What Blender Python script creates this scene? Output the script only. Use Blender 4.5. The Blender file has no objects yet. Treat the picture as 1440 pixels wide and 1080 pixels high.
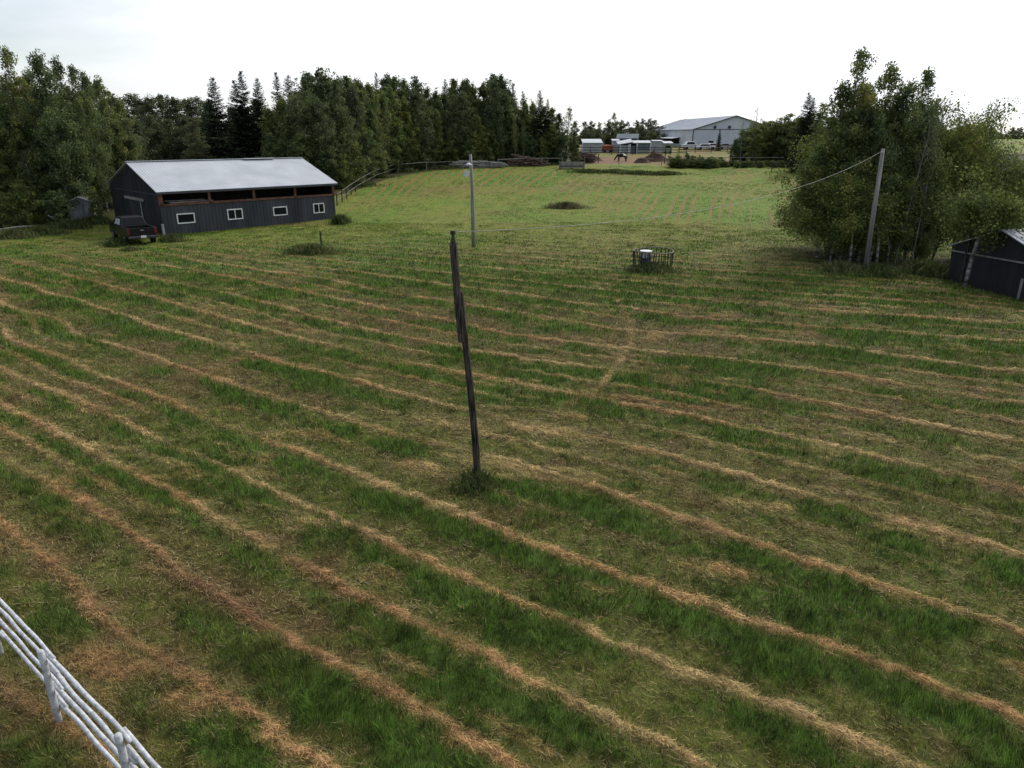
import bpy, bmesh, math, random
import numpy as np
from mathutils import Vector, Matrix
R = math.radians
PI = math.pi
SC = bpy.context.scene
COL = SC.collection

# ------------------------------------------------------------------ camera, light, sky
H = 7.8                       # drone height above the field
FPX = 1000.0                  # focal length in pixels of the 1440 px wide photograph
PITCH = math.atan(351 / FPX)
cam_d = bpy.data.cameras.new('camera')
cam = bpy.data.objects.new('camera', cam_d)
COL.objects.link(cam)
cam.location = (0, 0, H)
cam.rotation_euler = (PI / 2 - PITCH, 0, 0)
cam_d.sensor_width = 36
cam_d.lens = 36 * FPX / 1440
cam_d.clip_end = 4000
SC.camera = cam

SUN_EL, SUN_AZ = R(38), R(38)        # ahead of the camera and to its right, behind thin cloud
sd = bpy.data.lights.new('sun', 'SUN')
sun = bpy.data.objects.new('sun', sd)
COL.objects.link(sun)
sd.energy = 2.0
sd.angle = R(11)
sd.color = (1.0, .95, .88)
sv = Vector((math.sin(SUN_AZ) * math.cos(SUN_EL), math.cos(SUN_AZ) * math.cos(SUN_EL), math.sin(SUN_EL)))
sun.rotation_euler = sv.to_track_quat('Z', 'Y').to_euler()

W = bpy.data.worlds.new('World')
SC.world = W
W.use_nodes = True
nt = W.node_tree
N, LK = nt.nodes, nt.links
N.clear()
out = N.new('ShaderNodeOutputWorld')
sky = N.new('ShaderNodeTexSky')
sky.sky_type = 'NISHITA'
sky.sun_disc = False
sky.sun_elevation = SUN_EL
sky.sun_rotation = SUN_AZ
bg1 = N.new('ShaderNodeBackground'); bg1.inputs[1].default_value = .10
bg2 = N.new('ShaderNodeBackground'); bg2.inputs[0].default_value = (.95, .97, 1, 1)
LK.new(sky.outputs[0], bg1.inputs[0])
tc = N.new('ShaderNodeTexCoord')
mp = N.new('ShaderNodeMapping'); mp.inputs['Scale'].default_value = (1.2, 1.2, 5)
LK.new(tc.outputs['Generated'], mp.inputs[0])
nz = N.new('ShaderNodeTexNoise'); nz.inputs['Scale'].default_value = 1.7; nz.inputs['Detail'].default_value = 6; nz.inputs['Roughness'].default_value = .55
LK.new(mp.outputs[0], nz.inputs['Vector'])
dt = N.new('ShaderNodeVectorMath'); dt.operation = 'DOT_PRODUCT'
dt.inputs[1].default_value = tuple(sv)
LK.new(tc.outputs['Generated'], dt.inputs[0])
ad = N.new('ShaderNodeMath'); ad.operation = 'MULTIPLY_ADD'; ad.inputs[1].default_value = .46
LK.new(dt.outputs['Value'], ad.inputs[0]); LK.new(nz.outputs[0], ad.inputs[2])
cr = N.new('ShaderNodeMapRange'); cr.interpolation_type = 'SMOOTHSTEP'
cr.inputs['From Min'].default_value = .34; cr.inputs['From Max'].default_value = .86
cr.inputs['To Min'].default_value = .12; cr.inputs['To Max'].default_value = 1.0
LK.new(ad.outputs[0], cr.inputs['Value'])
st = N.new('ShaderNodeMapRange')
st.inputs['From Min'].default_value = -.2; st.inputs['From Max'].default_value = .95
st.inputs['To Min'].default_value = .70; st.inputs['To Max'].default_value = 1.10
LK.new(dt.outputs['Value'], st.inputs['Value']); LK.new(st.outputs[0], bg2.inputs[1])
mx = N.new('ShaderNodeMixShader')
LK.new(cr.outputs[0], mx.inputs[0]); LK.new(bg1.outputs[0], mx.inputs[1]); LK.new(bg2.outputs[0], mx.inputs[2])
LK.new(mx.outputs[0], out.inputs[0])
SC.view_settings.view_transform = 'Standard'
SC.view_settings.look = 'None'
SC.view_settings.exposure = 0.30
SC.view_settings.gamma = 1.0
try:
    SC.cycles.max_bounces = 5
    SC.cycles.diffuse_bounces = 3
    SC.cycles.transmission_bounces = 3
    SC.cycles.transparent_max_bounces = 4
except Exception:
    pass

# ------------------------------------------------------------------ numbers and noise
def lin(r, g, b):
    f = lambda c: (c / 255 / 12.92) if c / 255 <= .04045 else ((c / 255 + .055) / 1.055) ** 2.4
    return np.array((f(r), f(g), f(b)))
_rs = np.random.RandomState(5)
_T = _rs.rand(256, 256)
def vnoise(x, y):
    x = np.asarray(x, float); y = np.asarray(y, float)
    xi = np.floor(x).astype(int); yi = np.floor(y).astype(int)
    fx = x - xi; fy = y - yi
    fx = fx * fx * (3 - 2 * fx); fy = fy * fy * (3 - 2 * fy)
    a = _T[xi & 255, yi & 255]; b = _T[(xi + 1) & 255, yi & 255]
    c = _T[xi & 255, (yi + 1) & 255]; d = _T[(xi + 1) & 255, (yi + 1) & 255]
    return (a * (1 - fx) + b * fx) * (1 - fy) + (c * (1 - fx) + d * fx) * fy
def fbm(x, y, o=3):
    s = 0; a = 1; t = 0
    for k in range(o):
        s = s + a * vnoise(x * 2 ** k + 17.3 * k, y * 2 ** k + 9.1 * k); t += a; a *= .55
    return s / t
def sstep(a, b, x):
    t = np.clip((np.asarray(x, float) - a) / (b - a), 0, 1)
    return t * t * (3 - 2 * t)
_zy = np.array([0, 56, 66, 78, 95, 120, 150, 200, 300, 450, 2500.])
_zz = np.array([0, 0, .1, .6, 1.6, 2.9, 3.6, 4.6, 5.6, 6.0, 6.0])
_gy = np.arange(-100, 2600, 1.0)
_gz = np.interp(_gy, _zy, _zz)
_gz = np.convolve(np.pad(_gz, 8, mode='edge'), np.hanning(17) / np.hanning(17).sum(), 'valid')
def terr(x, y):
    x = np.asarray(x, float); y = np.asarray(y, float)
    z = np.interp(y, _gy, _gz)
    z = z - 1.1 * sstep(21, 33, x) * (1 - sstep(48, 75, y)) * sstep(20, 34, y)
    z = z + .25 * (fbm(x / 22 + 3, y / 22 + 8, 2) - .5) * sstep(50, 80, y)
    return z
def tz(x, y): return float(terr(x, y))
cp, sp = math.cos(PITCH), math.sin(PITCH)
def at_y(px, py, Y):
    """the world point at forward distance Y seen at pixel (px,py) of the photograph: used to measure positions"""
    a = (px - 720) / FPX; b = (540 - py) / FPX
    t = Y / (cp + b * sp)
    return Vector((a * t, Y, H + t * (-sp + b * cp)))
def on(px, Y):
    """the ground point at forward distance Y, along the column px"""
    x = 0
    for _ in range(4):
        d = Y * cp + (H - tz(x, Y)) * sp
        x = (px - 720) / FPX * d
    return Vector((x, Y, tz(x, Y)))
def gp(px, py):
    """where the line of sight through a pixel meets the ground"""
    lo = 2.0
    for Y in np.arange(4, 400, .25):
        q = at_y(px, py, Y)
        if q.z <= tz(q.x, q.y): return Vector((q.x, q.y, tz(q.x, q.y)))
    return at_y(px, py, 400)

# ------------------------------------------------------------------ mesh helpers
class MB:
    def __init__(s): s.v = []; s.f = []
    def quadbox(s, c, size, rz=0, M=None):
        M = M or Matrix.Rotation(rz, 4, 'Z')
        n = len(s.v)
        for dx in (-.5, .5):
            for dy in (-.5, .5):
                for dz in (-.5, .5):
                    s.v.append(tuple(Vector(c) + (M @ Vector((dx * size[0], dy * size[1], dz * size[2])))))
        for q in ((0, 1, 3, 2), (4, 6, 7, 5), (0, 4, 5, 1), (2, 3, 7, 6), (0, 2, 6, 4), (1, 5, 7, 3)):
            s.f.append(tuple(n + i for i in q))
        return s
    box = quadbox
    def bar(s, a, b, w, h, up=(0, 0, 1)):
        a = Vector(a); b = Vector(b); d = b - a
        q = d.to_track_quat('X', 'Z').to_matrix().to_4x4()
        return s.box((a + b) / 2, (d.length, w, h), M=q)
    def tube(s, pts, rad, n=8, cap=True):
        pts = [Vector(p) for p in pts]
        if not hasattr(rad, '__len__'): rad = [rad] * len(pts)
        base = len(s.v)
        X = None
        for i, p in enumerate(pts):
            t = (pts[min(i + 1, len(pts) - 1)] - pts[max(i - 1, 0)]).normalized()
            if X is None:
                X = t.orthogonal().normalized()
            else:
                X = (X - t * X.dot(t)).normalized()
            Yv = t.cross(X)
            for k in range(n):
                a = 2 * PI * k / n
                s.v.append(tuple(p + (X * math.cos(a) + Yv * math.sin(a)) * rad[i]))
        for i in range(len(pts) - 1):
            for k in range(n):
                a = base + i * n + k; b = base + i * n + (k + 1) % n
                s.f.append((a, b, b + n, a + n))
        if cap:
            s.f.append(tuple(base + k for k in range(n))[::-1])
            s.f.append(tuple(base + (len(pts) - 1) * n + k for k in range(n)))
        return s
    def poly(s, pts):
        n = len(s.v); s.v += [tuple(p) for p in pts]; s.f.append(tuple(range(n, n + len(pts)))); return s
    def prism(s, pts, d):
        """closed polygon extruded by vector d"""
        n = len(s.v); m = len(pts); d = Vector(d)
        s.v += [tuple(p) for p in pts] + [tuple(Vector(p) + d) for p in pts]
        s.f.append(tuple(range(n, n + m))[::-1]); s.f.append(tuple(range(n + m, n + 2 * m)))
        for i in range(m):
            j = (i + 1) % m
            s.f.append((n + i, n + j, n + m + j, n + m + i))
        return s
    def build(s, name, mt, parent=None, smooth=False, bevel=0):
        me = bpy.data.meshes.new(name)
        me.from_pydata(s.v, [], s.f)
        bm = bmesh.new(); bm.from_mesh(me)
        bmesh.ops.recalc_face_normals(bm, faces=bm.faces)
        if bevel:
            bmesh.ops.bevel(bm, geom=list(bm.edges), offset=bevel, segments=1, affect='EDGES')
        bm.to_mesh(me); bm.free()
        if smooth:
            me.polygons.foreach_set('use_smooth', [True] * len(me.polygons))
        me.materials.append(mt)
        return link(name, me, parent)
def link(name, me, parent=None):
    o = bpy.data.objects.new(name, me)
    COL.objects.link(o)
    if parent: o.parent = parent
    return o
def npmesh(name, V, F, mt, col=None, smooth=False):
    V = np.ascontiguousarray(V, np.float32); F = np.ascontiguousarray(F, np.int32)
    me = bpy.data.meshes.new(name)
    k = F.shape[1]
    me.vertices.add(len(V)); me.vertices.foreach_set('co', V.ravel())
    me.loops.add(F.size); me.loops.foreach_set('vertex_index', F.ravel())
    me.polygons.add(len(F)); me.polygons.foreach_set('loop_start', np.arange(0, F.size, k, dtype=np.int32))
    if smooth: me.polygons.foreach_set('use_smooth', np.ones(len(F), bool))
    me.update(calc_edges=True)
    if col is not None:
        at = me.attributes.new('col', 'FLOAT_COLOR', 'POINT')
        at.data.foreach_set('color', np.c_[col, np.ones(len(col))].astype(np.float32).ravel())
    me.materials.append(mt)
    return me
def tag(o, label=None, cat=None, group=None, kind=None):
    if label: o['label'] = label
    if cat: o['category'] = cat
    if group: o['group'] = group
    if kind: o['kind'] = kind
    return o
def thing(name, loc, label, cat, group=None, rz=0):
    o = bpy.data.objects.new(name, None)
    o.empty_display_size = .2
    COL.objects.link(o)
    o.location = loc; o.rotation_euler = (0, 0, rz)
    return tag(o, label, cat, group)

# ------------------------------------------------------------------ materials
def mat(name, c1, c2=None, scale=3.0, rough=.8, bump=0, bscale=None, metal=0, stretch=(1, 1, 1), spec=.3, wave=None, coords='Object', detail=5, lo=.35, hi=.65):
    m = bpy.data.materials.new(name); m.use_nodes = True
    t = m.node_tree; n = t.nodes; l = t.links
    b = n['Principled BSDF']
    b.inputs['Roughness'].default_value = rough; b.inputs['Metallic'].default_value = metal
    b.inputs['Specular IOR Level'].default_value = spec
    c2 = c2 if c2 is not None else tuple(min(1, x * 1.35) for x in c1)
    tc = n.new('ShaderNodeTexCoord'); mp = n.new('ShaderNodeMapping'); mp.inputs['Scale'].default_value = stretch
    l.new(tc.outputs[coords], mp.inputs[0])
    nz = n.new('ShaderNodeTexNoise'); nz.inputs['Scale'].default_value = scale; nz.inputs['Detail'].default_value = detail
    l.new(mp.outputs[0], nz.inputs['Vector'])
    r = n.new('ShaderNodeValToRGB')
    r.color_ramp.elements[0].position = lo; r.color_ramp.elements[1].position = hi
    r.color_ramp.elements[0].color = (*c1, 1); r.color_ramp.elements[1].color = (*c2, 1)
    l.new(nz.outputs[0], r.inputs[0]); l.new(r.outputs[0], b.inputs['Base Color'])
    if bump:
        nb = n.new('ShaderNodeTexNoise'); nb.inputs['Scale'].default_value = bscale or scale * 6; nb.inputs['Detail'].default_value = 4
        l.new(mp.outputs[0], nb.inputs['Vector'])
        bp = n.new('ShaderNodeBump'); bp.inputs['Strength'].default_value = bump; bp.inputs['Distance'].default_value = .02
        l.new(nb.outputs[0], bp.inputs['Height']); l.new(bp.outputs[0], b.inputs['Normal'])
    return m
def leafmat(name, dark, light, yellow, trans=.35, island=.5, scale=.55):
    """leaves: dark and light clumps, some yellowing ones, each leaf and each tree a little different"""
    m = bpy.data.materials.new(name); m.use_nodes = True
    t = m.node_tree; n = t.nodes; l = t.links
    n.clear()
    o = n.new('ShaderNodeOutputMaterial')
    tc = n.new('ShaderNodeTexCoord'); nz = n.new('ShaderNodeTexNoise'); nz.inputs['Scale'].default_value = scale; nz.inputs['Detail'].default_value = 3
    l.new(tc.outputs['Object'], nz.inputs['Vector'])
    r = n.new('ShaderNodeValToRGB')
    r.color_ramp.elements[0].position = .36; r.color_ramp.elements[1].position = .62
    r.color_ramp.elements[0].color = (*dark, 1); r.color_ramp.elements[1].color = (*light, 1)
    e = r.color_ramp.elements.new(.76); e.color = (*yellow, 1)
    ge = n.new('ShaderNodeNewGeometry')
    oi = n.new('ShaderNodeObjectInfo')
    ma = n.new('ShaderNodeMath'); ma.operation = 'MULTIPLY_ADD'; ma.inputs[1].default_value = .22; 
    l.new(ge.outputs['Random Per Island'], ma.inputs[0]); l.new(nz.outputs[0], ma.inputs[2])
    mb = n.new('ShaderNodeMath'); mb.operation = 'MULTIPLY_ADD'; mb.inputs[1].default_value = .22
    l.new(oi.outputs['Random'], mb.inputs[0]); l.new(ma.outputs[0], mb.inputs[2])
    mc = n.new('ShaderNodeMath'); mc.operation = 'SUBTRACT'; mc.inputs[1].default_value = .21
    l.new(mb.outputs[0], mc.inputs[0]); l.new(mc.outputs[0], r.inputs[0])
    hs = n.new('ShaderNodeHueSaturation')
    mv = n.new('ShaderNodeMapRange'); mv.inputs['To Min'].default_value = .7; mv.inputs['To Max'].default_value = 1.3
    l.new(ge.outputs['Random Per Island'], mv.inputs['Value']); l.new(mv.outputs[0], hs.inputs['Value'])
    l.new(r.outputs[0], hs.inputs['Color'])
    d = n.new('ShaderNodeBsdfDiffuse'); tr = n.new('ShaderNodeBsdfTranslucent'); gl = n.new('ShaderNodeBsdfGlossy'); gl.inputs['Roughness'].default_value = .5
    gl.inputs['Color'].default_value = (1, 1, 1, 1)
    l.new(hs.outputs[0], d.inputs['Color']); l.new(hs.outputs[0], tr.inputs['Color'])
    m1 = n.new('ShaderNodeMixShader'); m1.inputs[0].default_value = trans
    l.new(d.outputs[0], m1.inputs[1]); l.new(tr.outputs[0], m1.inputs[2])
    m2 = n.new('ShaderNodeMixShader'); m2.inputs[0].default_value = .01
    l.new(m1.outputs[0], m2.inputs[1]); l.new(gl.outputs[0], m2.inputs[2])
    l.new(m2.outputs[0], o.inputs[0])
    return m
def attrmat(name, nscale, amt, bump, trans=0):
    m = bpy.data.materials.new(name); m.use_nodes = True
    t = m.node_tree; n = t.nodes; l = t.links
    b = n['Principled BSDF']; b.inputs['Roughness'].default_value = .85; b.inputs['Specular IOR Level'].default_value = .12
    a = n.new('ShaderNodeAttribute'); a.attribute_name = 'col'
    tc = n.new('ShaderNodeTexCoord')
    nz = n.new('ShaderNodeTexNoise'); nz.inputs['Scale'].default_value = nscale; nz.inputs['Detail'].default_value = 5; nz.inputs['Roughness'].default_value = .7
    l.new(tc.outputs['Object'], nz.inputs['Vector'])
    mr = n.new('ShaderNodeMapRange'); mr.inputs['From Min'].default_value = .3; mr.inputs['From Max'].default_value = .7
    mr.inputs['To Min'].default_value = 1 - amt; mr.inputs['To Max'].default_value = 1 + amt
    l.new(nz.outputs[0], mr.inputs['Value'])
    hs = n.new('ShaderNodeHueSaturation'); l.new(mr.outputs[0], hs.inputs['Value']); l.new(a.outputs['Color'], hs.inputs['Color'])
    l.new(hs.outputs[0], b.inputs['Base Color'])
    if bump:
        bp = n.new('ShaderNodeBump'); bp.inputs['Strength'].default_value = bump; bp.inputs['Distance'].default_value = .06
        l.new(nz.outputs[0], bp.inputs['Height']); l.new(bp.outputs[0], b.inputs['Normal'])
    if trans:
        tr = n.new('ShaderNodeBsdfTranslucent'); l.new(hs.outputs[0], tr.inputs['Color'])
        ms = n.new('ShaderNodeMixShader'); ms.inputs[0].default_value = trans
        l.new(b.outputs[0], ms.inputs[1]); l.new(tr.outputs[0], ms.inputs[2])
        l.new(ms.outputs[0], n['Material Output'].inputs[0])
    return m

M_ground = attrmat('ground', 9, .35, .8)
M_grass = attrmat('grass', 1.5, .12, 0, .2)
M_hay = attrmat('hay', 1.5, .12, 0, .1)
M_metalroof = mat('white_roof_metal', (.38, .40, .44), (.47, .49, .53), .5, .5, metal=.15, spec=.4)
M_darkside = mat('dark_siding', (.029, .031, .039), (.070, .073, .084), .9, .75, bump=.3, stretch=(1, 1, .16), detail=8, lo=.3, hi=.7)
M_darkside2 = mat('black_siding', (.022, .022, .026), (.040, .038, .042), 1.5, .8, bump=.3, stretch=(1, 1, .12))
M_inside = mat('dark_boards', (.02, .017, .015), (.035, .03, .026), 2, .9)
M_brown = mat('brown_boards', (.085, .040, .028), (.16, .085, .06), 3, .85, bump=.4)
M_white = mat('white_paint', (.62, .63, .64), (.75, .76, .77), 2, .5)
M_glassd = mat('dark_glass', (.008, .010, .012), (.016, .018, .02), 1, .15, spec=.18)
M_greyw = mat('grey_wood', (.17, .16, .15), (.30, .28, .26), 3, .9, bump=.5, stretch=(1, 1, .25))
M_poleg = mat('pole_wood', (.16, .155, .14), (.30, .29, .265), 3, .9, bump=.5, stretch=(3, 3, .25))
M_darkw = mat('dark_wood', (.018, .016, .014), (.135, .118, .10), 7, .95, bump=1, stretch=(4, 4, .35), lo=.38, hi=.72, spec=.1)
M_rail = mat('white_rail', (.36, .365, .385), (.58, .59, .615), 14, .75, bump=.9, bscale=16, stretch=(1, 1, 1), spec=.3)
M_aspen = mat('aspen_bark', (.07, .065, .055), (.40, .39, .35), 1.6, .85, stretch=(1, 1, 2.2), lo=.42, hi=.60)
M_bark = mat('dark_bark', (.035, .030, .025), (.09, .08, .065), 3, .9)
M_bare = mat('bare_wood', (.12, .11, .10), (.24, .22, .20), 3, .9)
M_black = mat('black_paint', (.005, .005, .006), (.009, .009, .011), 1, .3, spec=.3)
M_rubber = mat('rubber', (.012, .012, .012), (.03, .028, .025), 3, .9)
M_chrome = mat('dull_chrome', (.25, .25, .26), (.4, .4, .42), 3, .35, metal=.8)
M_bumper = mat('dull_bumper', (.05, .05, .055), (.09, .09, .095), 3, .35, metal=.5)
M_red = mat('red_lens', (.11, .008, .010), (.17, .012, .014), 3, .25, spec=.5)
M_blackm = mat('black_iron', (.012, .012, .012), (.04, .03, .025), 6, .7)
M_drum = mat('dark_drum_paint', (.025, .027, .035), (.09, .09, .10), 4, .6)
M_rust = mat('rusty_iron', (.13, .10, .08), (.28, .24, .21), 6, .7)
M_wire = mat('pale_wire', (.20, .19, .17), (.30, .29, .26), 3, .6)
M_arena = mat('pale_grey_steel', (.52, .53, .60), (.60, .61, .67), .3, .6, metal=.1)
M_arenaroof = mat('grey_blue_steel', (.36, .38, .44), (.42, .44, .5), .3, .5, metal=.1)
M_trim = mat('dark_trim', (.05, .055, .065), None, 1, .7)
M_orange = mat('rust_orange_paint', (.28, .06, .03), (.42, .10, .05), 1.5, .7)
M_bluegrey = mat('blue_grey_steel', (.07, .09, .12), (.11, .13, .16), 1, .7)
M_bluegrey2 = mat('slate_panel', (.10, .13, .155), (.15, .175, .20), 1, .7)
M_lightgrey = mat('light_grey_board', (.30, .31, .33), (.42, .43, .46), 2, .8)
M_railfar = mat('old_grey_rail', (.09, .088, .08), (.17, .165, .15), 3, .9)
M_shedgrey = mat('weathered_grey_board', (.15, .15, .155), (.24, .24, .25), 2, .85)
M_palegreen = mat('pale_green_panel', (.24, .27, .21), (.32, .34, .28), 2, .8)
M_dirt = mat('dark_soil', (.045, .028, .018), (.10, .065, .042), 1.6, .95, bump=1, bscale=6)
M_brush = mat('brown_brushwood', (.07, .045, .035), (.17, .12, .10), 3, .95)

M_leafA = leafmat('poplar_leaves', (.066, .092, .042), (.14, .190, .070), (.22, .22, .07))
M_leafB = leafmat('aspen_leaves', (.074, .098, .038), (.16, .205, .066), (.28, .26, .08))
M_leafC = leafmat('willow_leaves', (.080, .106, .036), (.175, .212, .056), (.29, .27, .075))
M_leafD = leafmat('distant_hazed_leaves', (.080, .098, .055), (.15, .17, .085), (.21, .21, .10))  # paler than the nearer leaves, distance haze mixed into the colour
M_leafE = leafmat('greyish_hazed_leaves', (.075, .092, .050), (.14, .165, .078), (.20, .19, .08))  # lighter grey green, a hazy look painted into the leaf colour
M_needle = leafmat('spruce_needles', (.014, .022, .014), (.028, .042, .022), (.045, .058, .026), .1)
M_weed = leafmat('weed_leaves', (.055, .075, .026), (.11, .14, .045), (.20, .18, .09), .3, scale=2)
M_drygrass = leafmat('dry_grass', (.12, .11, .06), (.22, .20, .11), (.32, .27, .17), .3, scale=2)

# ------------------------------------------------------------------ the mown field
ROWS = np.array([tuple(map(float, q.split(','))) for q in '-5,2.9,33.9;-5,7.6,31.1;-5,11.2,30.1;-5,17.3,28.3;-5,20.3,27.2;-4,-11.1,40.9;-4,-6.2,36.0;-4,-0.7,32.2;-4,3.3,29.5;-4,5.0,28.6;-4,8.7,28.0;-4,11.8,27.2;-4,13.5,26.2;-4,15.3,24.4;-3,-24.9,47.9;-3,-19.0,43.1;-3,-15.1,40.4;-3,-11.6,37.5;-3,-7.7,34.4;-3,-3.9,31.5;-3,-0.6,28.3;-3,2.9,26.7;-3,5.0,26.0;-3,7.5,25.0;-3,9.8,24.4;-3,11.5,23.3;-3,12.8,22.1;-3,15.8,20.5;-2,-35.4,51.7;-2,-30.0,48.5;-2,-24.4,43.9;-2,-19.7,39.8;-2,-14.8,36.5;-2,-11.3,33.6;-2,-8.6,30.8;-2,-6.6,29.0;-2,-0.5,25.4;-2,3.4,23.7;-2,6.3,22.7;-2,8.4,21.7;-2,9.7,20.5;-2,11.2,19.1;-2,12.7,18.1;-2,13.7,17.4;-1,-32.7,46.5;-1,-27.9,43.1;-1,-22.1,38.4;-1,-18.8,36.0;-1,-13.9,32.0;-1,-10.6,29.2;-1,-5.9,25.6;-1,-0.5,22.5;-1,2.3,21.1;-1,4.5,20.0;-1,5.9,18.8;-1,7.7,18.1;-1,9.9,16.4;0,-28.9,39.8;0,-24.8,36.5;0,-18.5,32.0;0,-15.7,29.7;0,-11.9,27.1;0,-9.2,25.1;0,-6.8,23.6;0,-5.3,22.6;0,-0.4,19.1;0,1.6,18.3;0,3.5,17.1;0,5.1,15.9;0,6.5,14.8;0,7.7,13.7;0,9.0,12.6;1,-24.2,32.9;1,-18.2,28.0;1,-15.5,26.5;1,-12.1,24.1;1,-9.6,22.3;1,-7.0,20.4;1,-4.5,18.9;1,-0.4,16.6;1,1.0,15.8;1,1.8,15.0;1,3.0,14.1;1,4.1,13.4;1,4.9,12.5;1,5.7,11.7;1,7.2,10.5;1,8.4,9.7;2,-14.5,22.9;2,-11.3,20.7;2,-9.1,19.2;2,-7.7,18.0;2,-5.7,16.6;2,-3.7,14.9;2,-2.3,14.1;2,-1.3,13.5;2,-0.4,12.6;2,0.7,11.9;2,1.6,11.3;2,2.3,10.9;2,3.4,10.1;2,7.0,7.6;3,-18.1,23.9;3,-14.9,21.7;3,-11.9,19.6;3,-9.1,17.1;3,-6.8,15.6;3,-5.0,14.3;3,-3.7,13.2;3,-2.6,12.6;3,-1.5,11.8;3,-0.4,11.0;3,0.7,10.3;3,1.6,9.5;3,2.4,8.9;3,3.0,8.5;3,4.9,7.2;4,-15.9,20.7;4,-13.3,18.8;4,-11.3,17.3;4,-9.5,15.9;4,-7.8,14.5;4,-6.3,13.6;4,-5.3,12.6;4,-4.5,12.2;4,-3.3,11.2;4,-2.2,10.4;4,-1.2,9.7;4,-0.1,9.0;4,0.6,8.4;4,1.4,7.8;4,2.4,7.1;5,-13.8,17.5;5,-11.6,15.8;5,-9.5,14.2;5,-7.7,12.8;5,-6.3,11.7;5,-3.8,9.9;5,-2.7,9.2;5,-1.8,8.5;5,-0.9,7.9;5,0.2,7.1;6,-11.3,13.9;6,-9.9,12.8;6,-8.4,11.7;6,-3.2,7.9;6,-2.1,7.1'.split(';')])
CO = np.array([9.124, -8.754, -13.786, 2.372, 5.943, 5.47, -0.08, -0.898, -1.624, -1.19])
def basis(x, y):
    x = x / 20; y = y / 20
    return np.stack([np.ones_like(x), x, y, x * x, x * y, y * y, x ** 3, x * x * y, x * y * y, y ** 3], -1)
RES = ROWS[:, 0] - basis(ROWS[:, 1], ROWS[:, 2]) @ CO
# the row field on a coarse grid (looked up bilinearly), x -60..60, y 0..80
_rx = np.arange(-60, 60.5, .5); _ry = np.arange(0, 80.5, .5)
_RX, _RY = np.meshgrid(_rx, _ry, indexing='ij')
_U = basis(_RX, _RY) @ CO
_d2 = ((_RX[..., None] - ROWS[:, 1]) / 2.6) ** 2 + ((_RY[..., None] - ROWS[:, 2]) / 1.5) ** 2
_w = np.exp(-_d2)
_U = _U + (_w * RES).sum(-1) / (_w.sum(-1) + .5)
_GX, _GY = np.gradient(_U, .5)
_GM = np.hypot(_GX, _GY)
def bil(T, x, y):
    fx = np.clip((x + 60) / .5, 0, T.shape[0] - 1.001); fy = np.clip(y / .5, 0, T.shape[1] - 1.001)
    i = fx.astype(int); j = fy.astype(int); fx = fx - i; fy = fy - j
    return (T[i, j] * (1 - fx) + T[i + 1, j] * fx) * (1 - fy) + (T[i, j + 1] * (1 - fx) + T[i + 1, j + 1] * fx) * fy
C_TAN = lin(200, 168, 120); C_TAN2 = lin(188, 146, 102); C_RED = lin(132, 96, 74)
C_LUSH = lin(94, 120, 50); C_LUSH2 = lin(106, 128, 62); C_OLIVE = lin(116, 122, 56); C_DUN = lin(124, 108, 66)
C_FAR = lin(124, 136, 56); C_FARD = lin(134, 116, 70); C_FARG = lin(108, 136, 48)
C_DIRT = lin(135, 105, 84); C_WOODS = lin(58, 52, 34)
PATHP = [gp(*q) for q in ((868, 425), (886, 455), (887, 485), (868, 515), (838, 552), (800, 572))]
BARE = [(gp(320, 850), 2.1, .6, .75), (gp(690, 590), 4.5, 1.2, .45), (gp(1300, 610), 4.0, 1.4, .35), (gp(495, 348), 3.0, 1.4, .8), (gp(1400, 700), 2.2, 1.4, .5), (gp(240, 343), 4.0, 1.2, .5), (gp(80, 1000), 2.0, 1.3, .35), (gp(200, 770), 1.6, .8, .5), (gp(940, 640), 4.0, 2, .3)]
GREENP = [(gp(540, 365), 12, 5, .8), (gp(700, 395), 9, 5, .6), (gp(300, 640), 5, 2, .6), (gp(1060, 860), 2.2, 1.0, .8), (gp(820, 830), 1.3, .9, .5), (gp(1250, 900), 1.8, 1.0, .5), (gp(680, 880), 1.6, .6, .5), (gp(850, 725), 1.1, .7, .8), (gp(1360, 480), 6, 3, .4)]
WISPS = [(gp(432, 742), .55, .18), (gp(418, 748), .22, .22), (gp(590, 662), .7, .25), (gp(640, 600), 1.2, .35), (gp(760, 610), 1.5, .4), (gp(700, 660), 1.0, .3), (gp(150, 940), .9, .3), (gp(270, 990), .5, .3), (gp(1010, 815), .7, .25), (gp(1060, 720), .8, .25)]
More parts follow.
